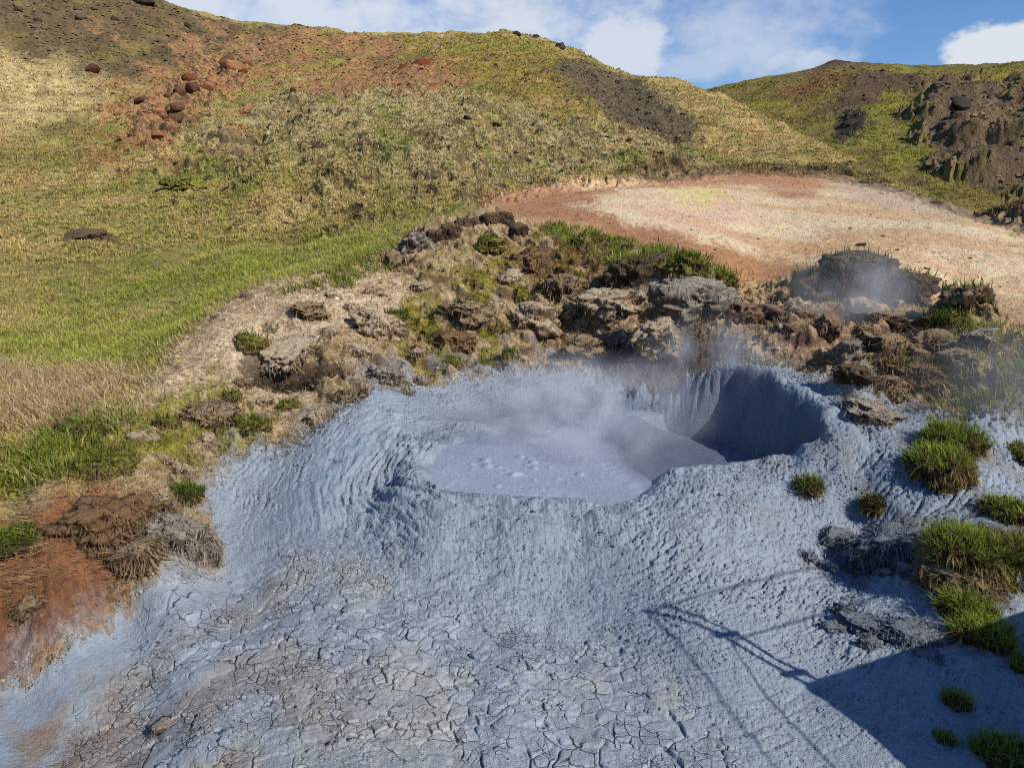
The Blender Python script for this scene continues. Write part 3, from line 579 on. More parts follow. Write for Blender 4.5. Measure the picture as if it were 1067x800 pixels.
gbank = np.clip(np.maximum.reduce([MOSS, MOSS2 * .8]) * sst(-.1, .2, bn) + .22 * BANK * (1 - RED) * (1 - .7 * BEIGE), 0, 1) * sst(1.8, 1.0, slope) * (1 - MUD)
field("bank_grass", 90000, 6.0, 19, gbank, lambda r: r * 0 + .055, lambda r: .006 + .0004 * r, (-.1, -.1), lambda cc, rng, m: c_turf(cc * .5 + lin((118, 116, 44)) * .5, rng, m), 7, 25, .8)
gm34 = np.clip(np.maximum(MOSS3, MOSS4 * .8) + mask([(300,305),(380,265),(430,250),(420,270),(330,310)], .03, .05, .03) + .9 * mask([(-60,470),(20,470),(90,440),(140,430),(120,460),(60,500),(0,512),(-60,515)], .04, .06, .03), 0, 1)
field("lush_grass", 34000, 6.5, 17, gm34 * sst(-.35, .1, bn), lambda r: r * 0 + .13, lambda r: .008 + .0005 * r, (-.15, -.1), c_green, 7, 26, .55, simple=False)
field("dead_roots", 70000, 6.2, 17, np.clip(BANK * (.4 + .6 * BEIGE + .5 * BEIGE2 + .3 * RED), 0, 1) * (1 - MUD), lambda r: r * 0 + .05, lambda r: .004 + .0004 * r, (-.9, -1.0), c_straw, 5, 27, 1.2, sink=.3)
field("mud_sedge", 26000, 5.5, 11, np.clip(STAIN * sst(.12, .35, mv) * mask([(240,470),(330,430),(400,405),(470,395),(640,380),(660,400),(560,412),(470,425),(380,460),(330,490),(260,490)], .05, .06, .04), 0, 1), lambda r: r * 0 + .05, lambda r: .005 + .0004 * r, (-.1, -.3), lambda cc, rng, m: (np.tile(lin((74, 78, 70)), (m, 1)), np.tile(lin((120, 124, 96)), (m, 1)) * (.6 + .6 * rng.random((m, 1)))), 6, 28, .7)

def crumbs(name, n, r0, r1, wgt, size, cfun, mt, seed, flat_=.6):
    rng = np.random.default_rng(seed); P, i, j, r = scatter(n, r0, r1, wgt, rng); m = len(P)
    o = np.array([(1, 0, 0), (-.5, .87, 0), (-.5, -.87, 0), (.1, .1, .9), (-.6, .1, .55), (.35, -.6, .5)]); fq = np.array([(0, 1, 3), (1, 4, 3), (1, 2, 4), (2, 5, 4), (4, 5, 3), (5, 0, 3), (2, 0, 5)])
    a = rng.random(m) * 6.28; s = size(r) * (.35 + 1.1 * rng.random(m) ** 2.2)
    V = o[None] * s[:, None, None] * (1 + .35 * rng.normal(0, 1, (m, 6, 3))); ca, sa = np.cos(a)[:, None], np.sin(a)[:, None]
    V = np.stack([V[..., 0] * ca - V[..., 1] * sa, V[..., 0] * sa + V[..., 1] * ca, V[..., 2] * flat_ - .15 * s[:, None]], -1) + P[:, None]
    c = np.repeat(np.clip(cfun(C[i, j], rng, m), .01, .8), 6, 0)
    return tag(mesh_np(name, V.reshape(-1, 3), (fq[None] + (np.arange(m) * 6)[:, None, None]).reshape(-1, 3), c, mt, smooth=False), kind="stuff")
crumbs("clay_gravel", 34000, 11.5, 40, CLAY * .8, lambda r: .016 + .0008 * r, lambda cc, rng, m: cc * (.45 + .7 * rng.random((m, 1))), M_STONE, 31)
crumbs("soil_crumbs", 30000, 5.5, 17, np.clip(BANK + RED * .5, 0, 1) * (1 - MUD) * .6, lambda r: .012 + .0018 * r, lambda cc, rng, m: cc * (.5 + .8 * rng.random((m, 1))), M_STONE, 32, .8)
rbm = mask([(780,590),(860,560),(940,545),(1090,520),(1300,520),(1300,660),(1050,650),(960,700),(900,665),(840,650)], .06, .1, .05)
crumbs("mud_crumbs", 46000, 4.0, 11, np.clip(rbm * sst(-.1, .25, mv) + MUD * sst(.12, .3, T2) * sst(.02, .3, bn + mv * .6) + MUD * STAIN * .10, 0, 1) * (pit < 0) * .6, lambda r: .010 + .0014 * r, lambda cc, rng, m: cc * (.75 + .4 * rng.random((m, 1))), M_MUD, 33, .7)
crumbs("far_scree", 30000, 90, 300, np.maximum.reduce([F_ROCK, F_ROCK2, F_BROWN, F_RED]) * .8, lambda r: .1 + .0028 * r, lambda cc, rng, m: cc * (.5 + .9 * rng.random((m, 1))), M_ROCK, 35)
dk2 = fbm(T2 * 60, L2 * 40, 4, 902)
crumbs("heather_clumps", 60000, 17, 120, grassy * np.clip(sst(.10, .38, dk2) * (.35 + .65 * GREYHUM + .2 * YMOSS) + GROOVE * .6, 0, 1) * (1 - .6 * GREEN), lambda r: .06 + .0022 * r, lambda cc, rng, m: cc * (.28 + .5 * rng.random((m, 1))), M_HILL, 36, .7)
crumbs("scree_stones", 60000, 40, 150, np.clip(scree * .8 + hill * .02, 0, 1), lambda r: .05 + .0022 * r, lambda cc, rng, m: cc * (.55 + .8 * rng.random((m, 1))), M_ROCK, 34)

spl0 = fbm(T2 * 9, L2 * 8, 3, 915); sdm = np.where(near, -pit, 9.); spl = sst(-.1, .3, fbm(T2 * 26, L2 * 20, 4, 911))
crumbs("mud_flakes", 16000, 3.3, 7.5, MUD * PLATES * sst(.0, .3, spl0), lambda r: r * 0 + .030, lambda cc, rng, m: cc * (.85 + .3 * rng.random((m, 1))), M_MUD, 38, .28)
crumbs("mud_splatter", 190000, 3.4, 10, MUD * (pit < -.02) * (1 - .92 * PLATES) * (1 - .95 * STREAM) * (.10 + .75 * spl * sst(2.6, .3, sdm) + .25 * sst(.1, .3, T2) * spl), lambda r: .004 + .0011 * r, lambda cc, rng, m: cc * (.8 + .3 * rng.random((m, 1))), M_MUD, 37, .85)
# ------------------------------------------------------------------ lumps: boulders and turf
def lump(seed, sub, rough, facet=0., flat_top=0.):
    import bmesh
    bm = bmesh.new(); bmesh.ops.create_icosphere(bm, subdivisions=sub, radius=1); o = Vector((seed * 3.71, seed * 1.37, seed * 2.11))
    rr = random.Random(seed); cuts = [(Vector((rr.gauss(0, 1), rr.gauss(0, 1), rr.gauss(0, .8))).normalized(), rr.uniform(.55, .85)) for _ in range(int(facet))]
    for v in bm.verts:
        p = v.co.copy(); d = 1 + rough * mnoise.fractal(p * 1.3 + o, .8, 2.1, 5) + rough * .45 * mnoise.fractal(p * 5 + o, .7, 2.2, 4)
        p *= d
        for nrm, k in cuts:
            e = p.dot(nrm) - k
            if e > 0: p -= nrm * e * .9
        if flat_top and p.z > flat_top: p.z = flat_top + (p.z - flat_top) * .3
        if p.z < -.5: p.z = -.5 + (p.z + .5) * .2
        v.co = p
    V = np.array([v.co[:] for v in bm.verts], np.float32); Fq = np.array([[v.index for v in f.verts] for f in bm.faces], np.int32); bm.normal_update()
    Nn = np.array([v.normal[:] for v in bm.verts], np.float32); bm.free(); return V, Fq, Nn
def pxm(px, py):
    th, l = hit(px, py); return math.exp(l) / F * math.hypot(1, (px - 533) / F)      # metres per picture unit there
BOULD = []
for k in range(7):
    V, Fq, Nn = lump(100 + k, 3, .42, 18 + k % 4)
    v = .8 + .35 * np.array([mnoise.noise(Vector(p) * 2.3) for p in V])
    BOULD.append((V, Fq, Nn, v))
def boulder_mesh(k, col, name="boulder"):
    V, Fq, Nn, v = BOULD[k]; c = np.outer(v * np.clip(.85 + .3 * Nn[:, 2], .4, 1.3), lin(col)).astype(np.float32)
    o = mesh_np(name, V, Fq, c, M_ROCK, smooth=False); return o
def place(o, p, size, rng, squash=.75, sink=.36):
    s = size / 2; o.location = p + Vector((0, 0, s * squash * (.5 - sink))); o.rotation_euler = (rng.uniform(-.3, .3), rng.uniform(-.3, .3), rng.uniform(0, 6.28)); o.scale = (s * rng.uniform(.85, 1.2), s * rng.uniform(.8, 1.1), s * squash * rng.uniform(.8, 1.2))
def tilt(p, half, k=.75):
    gx_ = (ground(p.x + half, p.y) - ground(p.x - half, p.y)) / (2 * half); gy_ = (ground(p.x, p.y + half) - ground(p.x, p.y - half)) / (2 * half)
    n = Vector((-gx_ * k, -gy_ * k, 1)).normalized(); return Vector((0, 0, 1)).rotation_difference(n)
rng = random.Random(5)
protos = {}
def boulder(px, py, wpx, col, label, group=None, cat="boulder", squash=.75, name="boulder"):
    k = rng.randrange(7); key = (k, col, name)
    if key not in protos: o = protos[key] = boulder_mesh(k, col, name)
    else: o = protos[key].copy(); COL.objects.link(o)
    place(o, spot(px, py), wpx * pxm(px, py), rng, squash); tag(o, label, cat, group)
    if squash < .65 and name == 'rock_outcrop': o.rotation_euler = (tilt(o.location, wpx * pxm(px, py) * .6, .95) @ o.rotation_euler.to_quaternion()).to_euler()
    return o
OR, ORD, GR, DK, RS = (172, 122, 82), (118, 80, 56), (112, 100, 78), (74, 64, 52), (134, 80, 50)
boulder(244, 78, 24, OR, "largest orange boulder in the rockfall, right end of the upper rocks", cat="boulder")
boulder(236, 68, 18, ORD, "dark topped orange rock resting above the largest boulder of the rockfall")
boulder(222, 88, 20, OR, "broad orange slab left of and below the largest boulder in the rockfall")
boulder(148, 112, 15, ORD, "dark edged rock at the left end of the rockfall on the hillside")
boulder(166, 152, 14, OR, "lowest orange rock of the rockfall, lying alone on green turf")
boulder(97, 78, 12, (104, 62, 46), "small red brown rock alone in the pale straw grass, upper left")
for px, py in [(205,83),(214,78),(228,75),(200,92),(212,96),(192,98),(184,92),(190,108),(178,104),(205,106),(218,104),(172,112),(182,116),(198,116),(210,114),(160,106),(158,116),(168,122),(188,124),(196,128),(176,130),(152,124),(186,138),(138,108),(128,114),(232,92),(254,82),(256,72),(226,66),(216,70),(134,148),(126,152),(178,144),(194,136),(204,124),(222,96),(250,90),(144,120)]:
    boulder(px + rng.uniform(-3, 3), py + rng.uniform(-3, 3), 4 + 13 * rng.random() ** 2, rng.choice((OR, ORD, OR, RS)), "small orange brown stone in the rockfall on the upper left hillside", "orange stones of the rockfall")
for px, py, w_, lab_ in [(150, 5, 14, "largest dark rock on the left skyline of the hill"), (538, 38, 9, "dark rock on the rounded summit of the main hill, leftmost of three"), (559, 41, 9, "dark rock on the summit edge, middle of three"), (584, 53, 12, "blocky dark rock on the right shoulder of the summit, lowest of three")]:
    boulder(px, py, w_, DK, lab_, cat="rock")
for px, py in [(160, 7), (168, 8), (181, 13), (141, 2), (72, 6), (58, 12), (98, 10), (120, 22), (40, 22), (20, 14), (84, 20), (210, 34), (228, 40), (196, 26), (312, 31)]:
    boulder(px, py, rng.uniform(5, 9), rng.choice((DK, GR)), "small dark stone on the brown scree near the left skyline", "dark stones on the upper scree", cat="rock")
for px, py, w_, lab_ in [(438, 68, 22, "rust red rock outcrop jutting from the red scree patch below the summit"), (420, 71, 15, "rust rock at the left foot of the red outcrop below the summit"), (449, 64, 12, "small red rock capping the right of the outcrop below the summit")]:
    boulder(px, py, w_, (124, 66, 40), lab_, cat="rock outcrop", squash=.42, name="rock_outcrop")
for px, py in [(393, 68), (402, 77), (416, 90), (306, 97), (285, 105), (292, 92), (470, 88), (476, 90), (545, 83), (550, 80), (517, 68), (507, 66), (620, 82), (640, 94), (606, 64)]:
    boulder(px, py, rng.uniform(4, 8), rng.choice((DK, ORD, GR)), "small loose rock on the slope below the summit", "loose rocks below the summit", cat="rock")
for px, py, w_, lab_ in [(338, 117, 26, "grey mossy rock knob on the middle of the hillside"), (302, 110, 20, "dark grey rock ledge left of the grey mossy knob"), (320, 124, 24, "low dark rock under the grey mossy knob")]:
    boulder(px, py, w_, (98, 92, 72), lab_, cat="rock outcrop", squash=.45, name="rock_outcrop")
for px, py in [(460,130),(452,142),(478,150),(500,142),(530,140),(545,150),(560,146),(575,158),(600,150),(615,160),(640,158),(655,166),(598,172),(560,172),(520,168),(490,168),(470,172),(440,160),(424,150),(625,172),(580,178),(548,184),(520,188),(660,176),(690,172),(676,168),(500,180),(455,184),(400,204),(380,214),(360,190),(340,240),(320,216),(300,236)]:
    boulder(px + rng.uniform(-4, 4), py + rng.uniform(-3, 3), rng.uniform(5, 11), rng.choice((GR, (96, 86, 64), DK)), "small weathered grey hummock of rock in the rough middle slope", "grey rocks of the middle slope", cat="rock", squash=.5)
for px, py, w_, lab_ in [(884, 133, 15, "black rock crag low on the left of the far hill"), (1000, 124, 22, "large dark crag in the middle of the far hill"), (985, 106, 13, "dark crag just above and left of the large far crag"), (1045, 119, 13, "dark rock ledge right of the large far crag")]:
    boulder(px, py, w_, (70, 58, 48), lab_, cat="rock outcrop", squash=.42, name="rock_outcrop")
boulder(897, 257, 11, (70, 58, 48), "dark stone lying on the pale clay, the largest one there", cat="stone", squash=.5, name="stone")
for px, py in [(920, 247), (840, 262), (886, 240), (935, 262), (1010, 272), (965, 283), (745, 262), (790, 250), (1042, 300), (870, 232), (720, 240), (985, 296)]:
    boulder(px, py, rng.uniform(2.5, 5), rng.choice(((96, 74, 56), (120, 92, 70))), "tiny brown stone lying loose on the clay slope", "loose stones on the clay", cat="stone", squash=.6, name="stone")

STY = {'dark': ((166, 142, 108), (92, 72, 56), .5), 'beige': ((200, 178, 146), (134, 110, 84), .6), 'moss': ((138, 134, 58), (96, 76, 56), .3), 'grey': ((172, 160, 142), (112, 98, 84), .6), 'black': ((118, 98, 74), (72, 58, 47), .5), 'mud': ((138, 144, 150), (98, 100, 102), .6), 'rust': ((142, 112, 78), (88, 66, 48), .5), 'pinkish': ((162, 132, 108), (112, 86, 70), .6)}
def strands(V, Nn, nb, length, wid, rng, base, tip, hang, sel):
    k = np.flatnonzero(sel); 
    if len(k) == 0: return None
    k = rng.choice(k, nb); P = V[k] + rng.normal(0, .012, (nb, 3)); L = length * (.4 + .9 * rng.random(nb))
    v = (.55 + .8 * rng.random(nb))[:, None]; nk = Nn[k]
    if hang > 0:                                                                     # combed down the surface
        d = np.stack([nk[:, 0] * nk[:, 2], nk[:, 1] * nk[:, 2], nk[:, 2] ** 2 - 1], 1) + rng.normal(0, .35, (nb, 3)); d /= np.linalg.norm(d, axis=1)[:, None] + 1e-6
        d = d * L[:, None] + nk * (L * (.05 + .3 * rng.random(nb)))[:, None]; lean = d[:, :2]; h = d[:, 2]
    else:
        lean = nk[:, :2] * L[:, None] * .35 + rng.normal(0, .3, (nb, 2)) * L[:, None]; h = L * (.5 + .7 * rng.random(nb))
    return blades(P, h, np.full(nb, wid) * (.6 + .8 * rng.random(nb)), lean, np.tile(lin(base), (nb, 1)) * v, np.tile(lin(tip), (nb, 1)) * v, rng, bend=.6)
NCL = 0
def root_thing(name, p, label, cat, group=None):
    o = bpy.data.objects.new(name, None); o.empty_display_size = .1; o.location = p; link(o); tag(o, label, cat, group); return o
def clod(px, py, wpx, sty, label, group=None, hgt=.6, deep=.75, grass=0, roots=260, turn=0., name="turf_clod", cat="turf clod", lift=.12):
    """a block of eroded turf: soil, dead roots hanging from its edge, sometimes living grass on top"""
    global NCL; NCL += 1; rg = np.random.default_rng(900 + NCL)
    p = spot(px, py); wd = wpx * pxm(px, py); e = root_thing(name, p, label, cat, group); e.rotation_euler = (tilt(p, wd * .5, .8 if p.length > 14 else .45) @ Matrix.Rotation(-math.atan2(p.x, p.y) + turn, 3, 'Z').to_quaternion()).to_euler()
    top, side, _ = STY[sty]; V, Fq, Nn = lump(300 + NCL, 5 if wpx > 26 else 4, .40 if sty == 'black' else .56, 3, .75)
    sc = np.array([wd / 2, wd / 2 * deep, wd / 2 * hgt * 1.35]); V = V * sc + np.array([0, 0, wd / 2 * hgt * lift * .8])
    Nn = Nn / sc; Nn /= np.linalg.norm(Nn, axis=1)[:, None] + 1e-9
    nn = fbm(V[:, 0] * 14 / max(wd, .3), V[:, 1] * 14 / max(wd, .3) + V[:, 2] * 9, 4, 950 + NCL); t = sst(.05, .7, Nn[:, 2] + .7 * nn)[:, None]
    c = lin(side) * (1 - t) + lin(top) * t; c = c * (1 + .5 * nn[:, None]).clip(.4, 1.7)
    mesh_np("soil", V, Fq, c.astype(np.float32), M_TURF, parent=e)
    if roots:
        edge = (Nn[:, 2] < .93) & (Nn[:, 2] > -.35) & (V[:, 2] > -.05 * wd); b = strands(V, Nn, int(roots * 1.3), min(.17 * wd + .03, .12), .0035 + .0008 * p.length, rg, side, tuple(min(255, int(x * 1.12)) for x in top) if sty not in ('moss',) else (150, 124, 80), 1., edge)
        if b: mesh_np("dead_roots", b[0], b[1], b[2], M_BLADE, smooth=False, parent=e)
    if grass:
        b = strands(V, Nn, grass, .07 + .06 * wd, .005 + .0006 * p.length, rg, (58, 70, 22), (124, 138, 42), 0., Nn[:, 2] > .45)
        if b: mesh_np("grass", b[0], b[1], b[2], M_BLADE, smooth=False, parent=e)
    return e
def tussock(px, py, wpx, n, label, group=None, hgt=.7, length=.24, green=((102, 120, 42), (168, 184, 74)), dead=.4, name="grass_tussock", cat="grass tussock", lean=(-.05, -.12), deep=.9):
    global NCL; NCL += 1; rg = np.random.default_rng(900 + NCL)
    p = spot(px, py); wd = .86 * wpx * pxm(px, py); e = root_thing(name, p, label, cat, group); e.rotation_euler.z = -math.atan2(p.x, p.y)
    V, Fq, Nn = lump(300 + NCL, 4, .45); sc = np.array([wd * .42, wd * .42 * deep, wd * .42 * hgt]); V = V * sc; Nn = Nn / sc; Nn /= np.linalg.norm(Nn, axis=1)[:, None]
    nn = fbm(V[:, 0] * 30, V[:, 1] * 30 + V[:, 2] * 20, 3, NCL); mesh_np("root_mound", V, Fq, (lin((84, 68, 46)) * (1 + .5 * nn[:, None])).astype(np.float32), M_TURF, parent=e)
    n = int(n * 1.6); k = rg.choice(np.flatnonzero(Nn[:, 2] > .25), n); P = V[k] + rg.normal(0, .01, (n, 3)); n = len(P); length = length * .52; n = len(P); L = length * (.4 + .8 * rg.random(n) ** 1.5)
    ln = (Nn[k][:, :2] * .6 + rg.normal(0, .38, (n, 2)) + np.array(lean)) * L[:, None]; h = L * (.55 + .5 * rg.random(n)); v = (.6 + .75 * rg.random(n))[:, None]
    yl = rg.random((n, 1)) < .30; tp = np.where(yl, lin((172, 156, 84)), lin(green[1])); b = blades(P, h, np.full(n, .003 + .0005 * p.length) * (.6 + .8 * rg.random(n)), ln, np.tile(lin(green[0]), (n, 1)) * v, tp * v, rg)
    mesh_np("grass", b[0], b[1], b[2], M_BLADE, smooth=False, parent=e)
    nd = int(n * dead)
    if nd > 20:
        b = strands(V, Nn, nd, length * .95, .004 + .0006 * p.length, rg, (104, 82, 54), (190, 160, 108), .8, (Nn[:, 2] < .6) & (V[:, 2] > -.02))
        if b: mesh_np("dead_grass", b[0], b[1], b[2], M_BLADE, smooth=False, parent=e)
    return e
# --- turf on the bank above the pool
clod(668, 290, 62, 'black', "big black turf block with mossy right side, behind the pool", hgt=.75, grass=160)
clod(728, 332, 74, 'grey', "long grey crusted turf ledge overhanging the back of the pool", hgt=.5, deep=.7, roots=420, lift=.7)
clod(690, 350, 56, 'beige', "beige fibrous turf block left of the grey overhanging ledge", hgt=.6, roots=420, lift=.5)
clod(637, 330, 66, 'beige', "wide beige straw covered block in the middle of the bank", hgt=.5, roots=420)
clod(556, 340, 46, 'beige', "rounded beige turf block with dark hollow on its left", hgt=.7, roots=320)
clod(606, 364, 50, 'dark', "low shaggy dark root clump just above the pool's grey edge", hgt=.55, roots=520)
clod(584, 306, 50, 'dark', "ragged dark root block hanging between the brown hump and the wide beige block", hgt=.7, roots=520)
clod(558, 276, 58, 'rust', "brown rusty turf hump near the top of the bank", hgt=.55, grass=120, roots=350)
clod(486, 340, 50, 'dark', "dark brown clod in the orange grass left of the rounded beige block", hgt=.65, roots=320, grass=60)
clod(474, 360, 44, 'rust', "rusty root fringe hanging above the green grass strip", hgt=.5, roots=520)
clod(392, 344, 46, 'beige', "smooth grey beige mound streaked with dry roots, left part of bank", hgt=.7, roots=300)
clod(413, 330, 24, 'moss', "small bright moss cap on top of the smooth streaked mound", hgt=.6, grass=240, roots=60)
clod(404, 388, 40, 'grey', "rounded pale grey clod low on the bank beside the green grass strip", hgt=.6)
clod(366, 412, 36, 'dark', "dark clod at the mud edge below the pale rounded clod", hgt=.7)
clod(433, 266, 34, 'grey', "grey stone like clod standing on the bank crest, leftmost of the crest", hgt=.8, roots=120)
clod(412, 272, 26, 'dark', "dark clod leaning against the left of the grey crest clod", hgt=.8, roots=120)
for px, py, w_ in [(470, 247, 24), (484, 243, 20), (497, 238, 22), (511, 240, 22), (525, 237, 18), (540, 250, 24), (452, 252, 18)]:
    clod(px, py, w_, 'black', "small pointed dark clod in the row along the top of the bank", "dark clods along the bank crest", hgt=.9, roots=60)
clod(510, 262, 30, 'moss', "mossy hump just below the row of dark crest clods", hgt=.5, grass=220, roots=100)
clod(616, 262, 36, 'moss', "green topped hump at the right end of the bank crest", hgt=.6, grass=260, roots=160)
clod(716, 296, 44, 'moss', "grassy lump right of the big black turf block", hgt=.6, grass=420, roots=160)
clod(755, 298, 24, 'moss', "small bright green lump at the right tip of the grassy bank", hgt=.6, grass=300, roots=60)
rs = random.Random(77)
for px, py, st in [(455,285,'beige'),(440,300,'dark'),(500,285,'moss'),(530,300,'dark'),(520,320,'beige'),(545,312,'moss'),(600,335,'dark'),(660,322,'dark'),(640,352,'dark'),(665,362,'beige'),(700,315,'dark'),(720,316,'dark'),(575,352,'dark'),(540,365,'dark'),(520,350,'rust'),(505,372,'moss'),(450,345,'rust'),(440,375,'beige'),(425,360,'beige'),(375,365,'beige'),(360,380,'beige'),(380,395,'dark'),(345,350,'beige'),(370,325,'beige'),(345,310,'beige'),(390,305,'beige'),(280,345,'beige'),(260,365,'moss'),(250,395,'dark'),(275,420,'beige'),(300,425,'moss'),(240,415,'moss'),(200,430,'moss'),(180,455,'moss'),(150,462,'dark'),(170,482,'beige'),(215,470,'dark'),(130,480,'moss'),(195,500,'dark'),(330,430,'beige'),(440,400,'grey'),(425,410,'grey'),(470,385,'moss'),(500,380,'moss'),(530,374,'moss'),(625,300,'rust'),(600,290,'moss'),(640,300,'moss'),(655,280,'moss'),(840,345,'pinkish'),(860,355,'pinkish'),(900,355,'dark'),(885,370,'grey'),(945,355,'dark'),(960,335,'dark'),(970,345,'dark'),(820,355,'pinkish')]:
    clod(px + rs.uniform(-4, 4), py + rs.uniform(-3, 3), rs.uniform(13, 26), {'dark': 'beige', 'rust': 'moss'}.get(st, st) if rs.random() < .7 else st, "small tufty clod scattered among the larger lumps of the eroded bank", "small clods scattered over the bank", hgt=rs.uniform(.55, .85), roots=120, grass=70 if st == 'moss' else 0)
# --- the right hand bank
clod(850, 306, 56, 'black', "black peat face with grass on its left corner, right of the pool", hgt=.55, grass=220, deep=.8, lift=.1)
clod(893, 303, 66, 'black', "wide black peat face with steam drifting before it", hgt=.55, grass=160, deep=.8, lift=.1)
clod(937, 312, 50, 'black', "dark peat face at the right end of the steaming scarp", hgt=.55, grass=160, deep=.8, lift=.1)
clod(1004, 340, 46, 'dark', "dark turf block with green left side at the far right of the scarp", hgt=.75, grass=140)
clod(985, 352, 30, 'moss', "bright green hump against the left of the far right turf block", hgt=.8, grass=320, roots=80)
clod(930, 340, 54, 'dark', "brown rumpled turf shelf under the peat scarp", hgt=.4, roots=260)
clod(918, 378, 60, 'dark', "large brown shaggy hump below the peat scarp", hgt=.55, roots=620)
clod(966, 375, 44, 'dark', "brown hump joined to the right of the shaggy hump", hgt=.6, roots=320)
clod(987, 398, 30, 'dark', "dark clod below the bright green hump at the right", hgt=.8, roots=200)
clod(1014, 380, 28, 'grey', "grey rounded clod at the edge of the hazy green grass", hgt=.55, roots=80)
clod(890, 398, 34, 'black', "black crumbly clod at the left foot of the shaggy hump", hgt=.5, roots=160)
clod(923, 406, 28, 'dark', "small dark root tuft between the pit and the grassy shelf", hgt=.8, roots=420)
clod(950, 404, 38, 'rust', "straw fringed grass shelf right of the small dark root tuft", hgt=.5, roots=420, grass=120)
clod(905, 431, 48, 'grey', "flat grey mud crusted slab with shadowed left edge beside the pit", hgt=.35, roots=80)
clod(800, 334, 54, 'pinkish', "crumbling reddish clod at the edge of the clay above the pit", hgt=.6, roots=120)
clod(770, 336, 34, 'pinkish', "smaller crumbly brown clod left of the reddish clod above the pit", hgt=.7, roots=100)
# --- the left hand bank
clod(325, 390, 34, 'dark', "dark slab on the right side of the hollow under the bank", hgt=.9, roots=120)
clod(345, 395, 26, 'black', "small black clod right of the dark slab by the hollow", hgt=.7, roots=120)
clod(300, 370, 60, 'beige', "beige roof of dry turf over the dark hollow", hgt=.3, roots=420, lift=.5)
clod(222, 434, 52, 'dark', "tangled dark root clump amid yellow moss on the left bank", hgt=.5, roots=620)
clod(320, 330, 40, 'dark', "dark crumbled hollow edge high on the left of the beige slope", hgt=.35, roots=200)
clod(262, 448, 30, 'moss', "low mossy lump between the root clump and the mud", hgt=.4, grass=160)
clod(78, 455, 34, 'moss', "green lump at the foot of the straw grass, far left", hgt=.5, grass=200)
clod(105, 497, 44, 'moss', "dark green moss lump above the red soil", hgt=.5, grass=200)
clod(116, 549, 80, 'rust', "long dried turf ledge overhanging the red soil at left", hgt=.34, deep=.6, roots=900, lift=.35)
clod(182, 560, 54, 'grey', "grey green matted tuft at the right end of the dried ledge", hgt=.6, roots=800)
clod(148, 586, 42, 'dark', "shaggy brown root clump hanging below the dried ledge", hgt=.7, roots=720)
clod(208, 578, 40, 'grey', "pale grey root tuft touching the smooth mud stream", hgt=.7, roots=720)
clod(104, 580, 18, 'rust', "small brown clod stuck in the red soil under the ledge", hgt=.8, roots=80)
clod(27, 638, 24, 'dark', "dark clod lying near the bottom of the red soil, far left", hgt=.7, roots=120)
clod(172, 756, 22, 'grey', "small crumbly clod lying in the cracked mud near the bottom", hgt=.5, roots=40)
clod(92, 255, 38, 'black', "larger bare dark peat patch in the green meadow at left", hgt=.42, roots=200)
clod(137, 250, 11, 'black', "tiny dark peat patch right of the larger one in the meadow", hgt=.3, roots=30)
clod(263, 215, 28, 'moss', "dark green hummock with brown lower edge in the upper meadow", hgt=.35, roots=60, grass=60)
clod(196, 201, 34, 'moss', "broad dark green bush like hummock in the upper meadow", hgt=.3, roots=40, grass=160)
# --- tussocks on the mud
tussock(980, 492, 66, 900, "shaggy straw fringed tussock on the right mud, front one of a touching pair", hgt=.75, dead=.9)
tussock(990, 466, 58, 1000, "bright green topped tussock behind the shaggy straw fringed one", hgt=.8, dead=.3)
tussock(842, 518, 32, 420, "small pale green tuft alone on the mud right of the pool", hgt=.8, length=.16, dead=.3, green=((66, 78, 40), (140, 156, 78)))
tussock(910, 533, 28, 360, "small dark tuft right of the pale green one on the mud", hgt=.8, length=.14, dead=.5, green=((38, 44, 22), (84, 92, 44)))
tussock(1012, 590, 84, 1700, "largest green tussock with thick hanging dead grass at the right", hgt=.7, length=.26, dead=.9)
tussock(1052, 586, 60, 900, "straw ended clump joined to the right of the largest tussock", hgt=.7, length=.24, dead=1.2, green=((60, 66, 22), (150, 150, 60)))
tussock(1055, 535, 50, 700, "flat mossy tussock at the right edge behind the largest tussock", hgt=.5, length=.14, dead=.4)
tussock(1005, 636, 46, 800, "sunlit green tussock just below the largest tussock", hgt=.5, length=.24, dead=.3)
tussock(1026, 664, 52, 800, "tussock at the edge of the platform shadow, lower right", hgt=.5, length=.22, dead=.4)
tussock(1062, 474, 34, 300, "small dark tuft at the right picture edge beside the shaggy pair", hgt=.5, length=.12, dead=.5)
tussock(996, 731, 28, 260, "small tuft lying in the platform shadow, left one", hgt=.5, length=.12, dead=.6)
tussock(986, 770, 22, 160, "thin low tuft in the platform shadow near the bottom", hgt=.3, length=.09, dead=.3)
tussock(1050, 790, 64, 700, "broad dark tuft in the bottom right corner of the shadow", hgt=.4, length=.16, dead=.3)
tussock(1068, 700, 34, 260, "tuft in the platform shadow at the right picture edge", hgt=.4, length=.14, dead=.3)
tussock(190, 517, 46, 1100, "round bright green tuft on the left edge of the mud", hgt=.55, length=.13, dead=.15, green=((58, 76, 20), (116, 142, 44)))
tussock(22, 562, 62, 1200, "low vivid green grass patch on the red soil, far left", hgt=.3, length=.13, dead=.1, green=((70, 92, 20), (132, 160, 44)), deep=.7)
clod(930, 574, 66, 'mud', "grey crusted ledge with hanging roots left of the largest tussock", hgt=.5, roots=900)
clod(872, 568, 36, 'mud', "knobbly grey mud crust lump left of the root hung ledge", hgt=.5, roots=120)
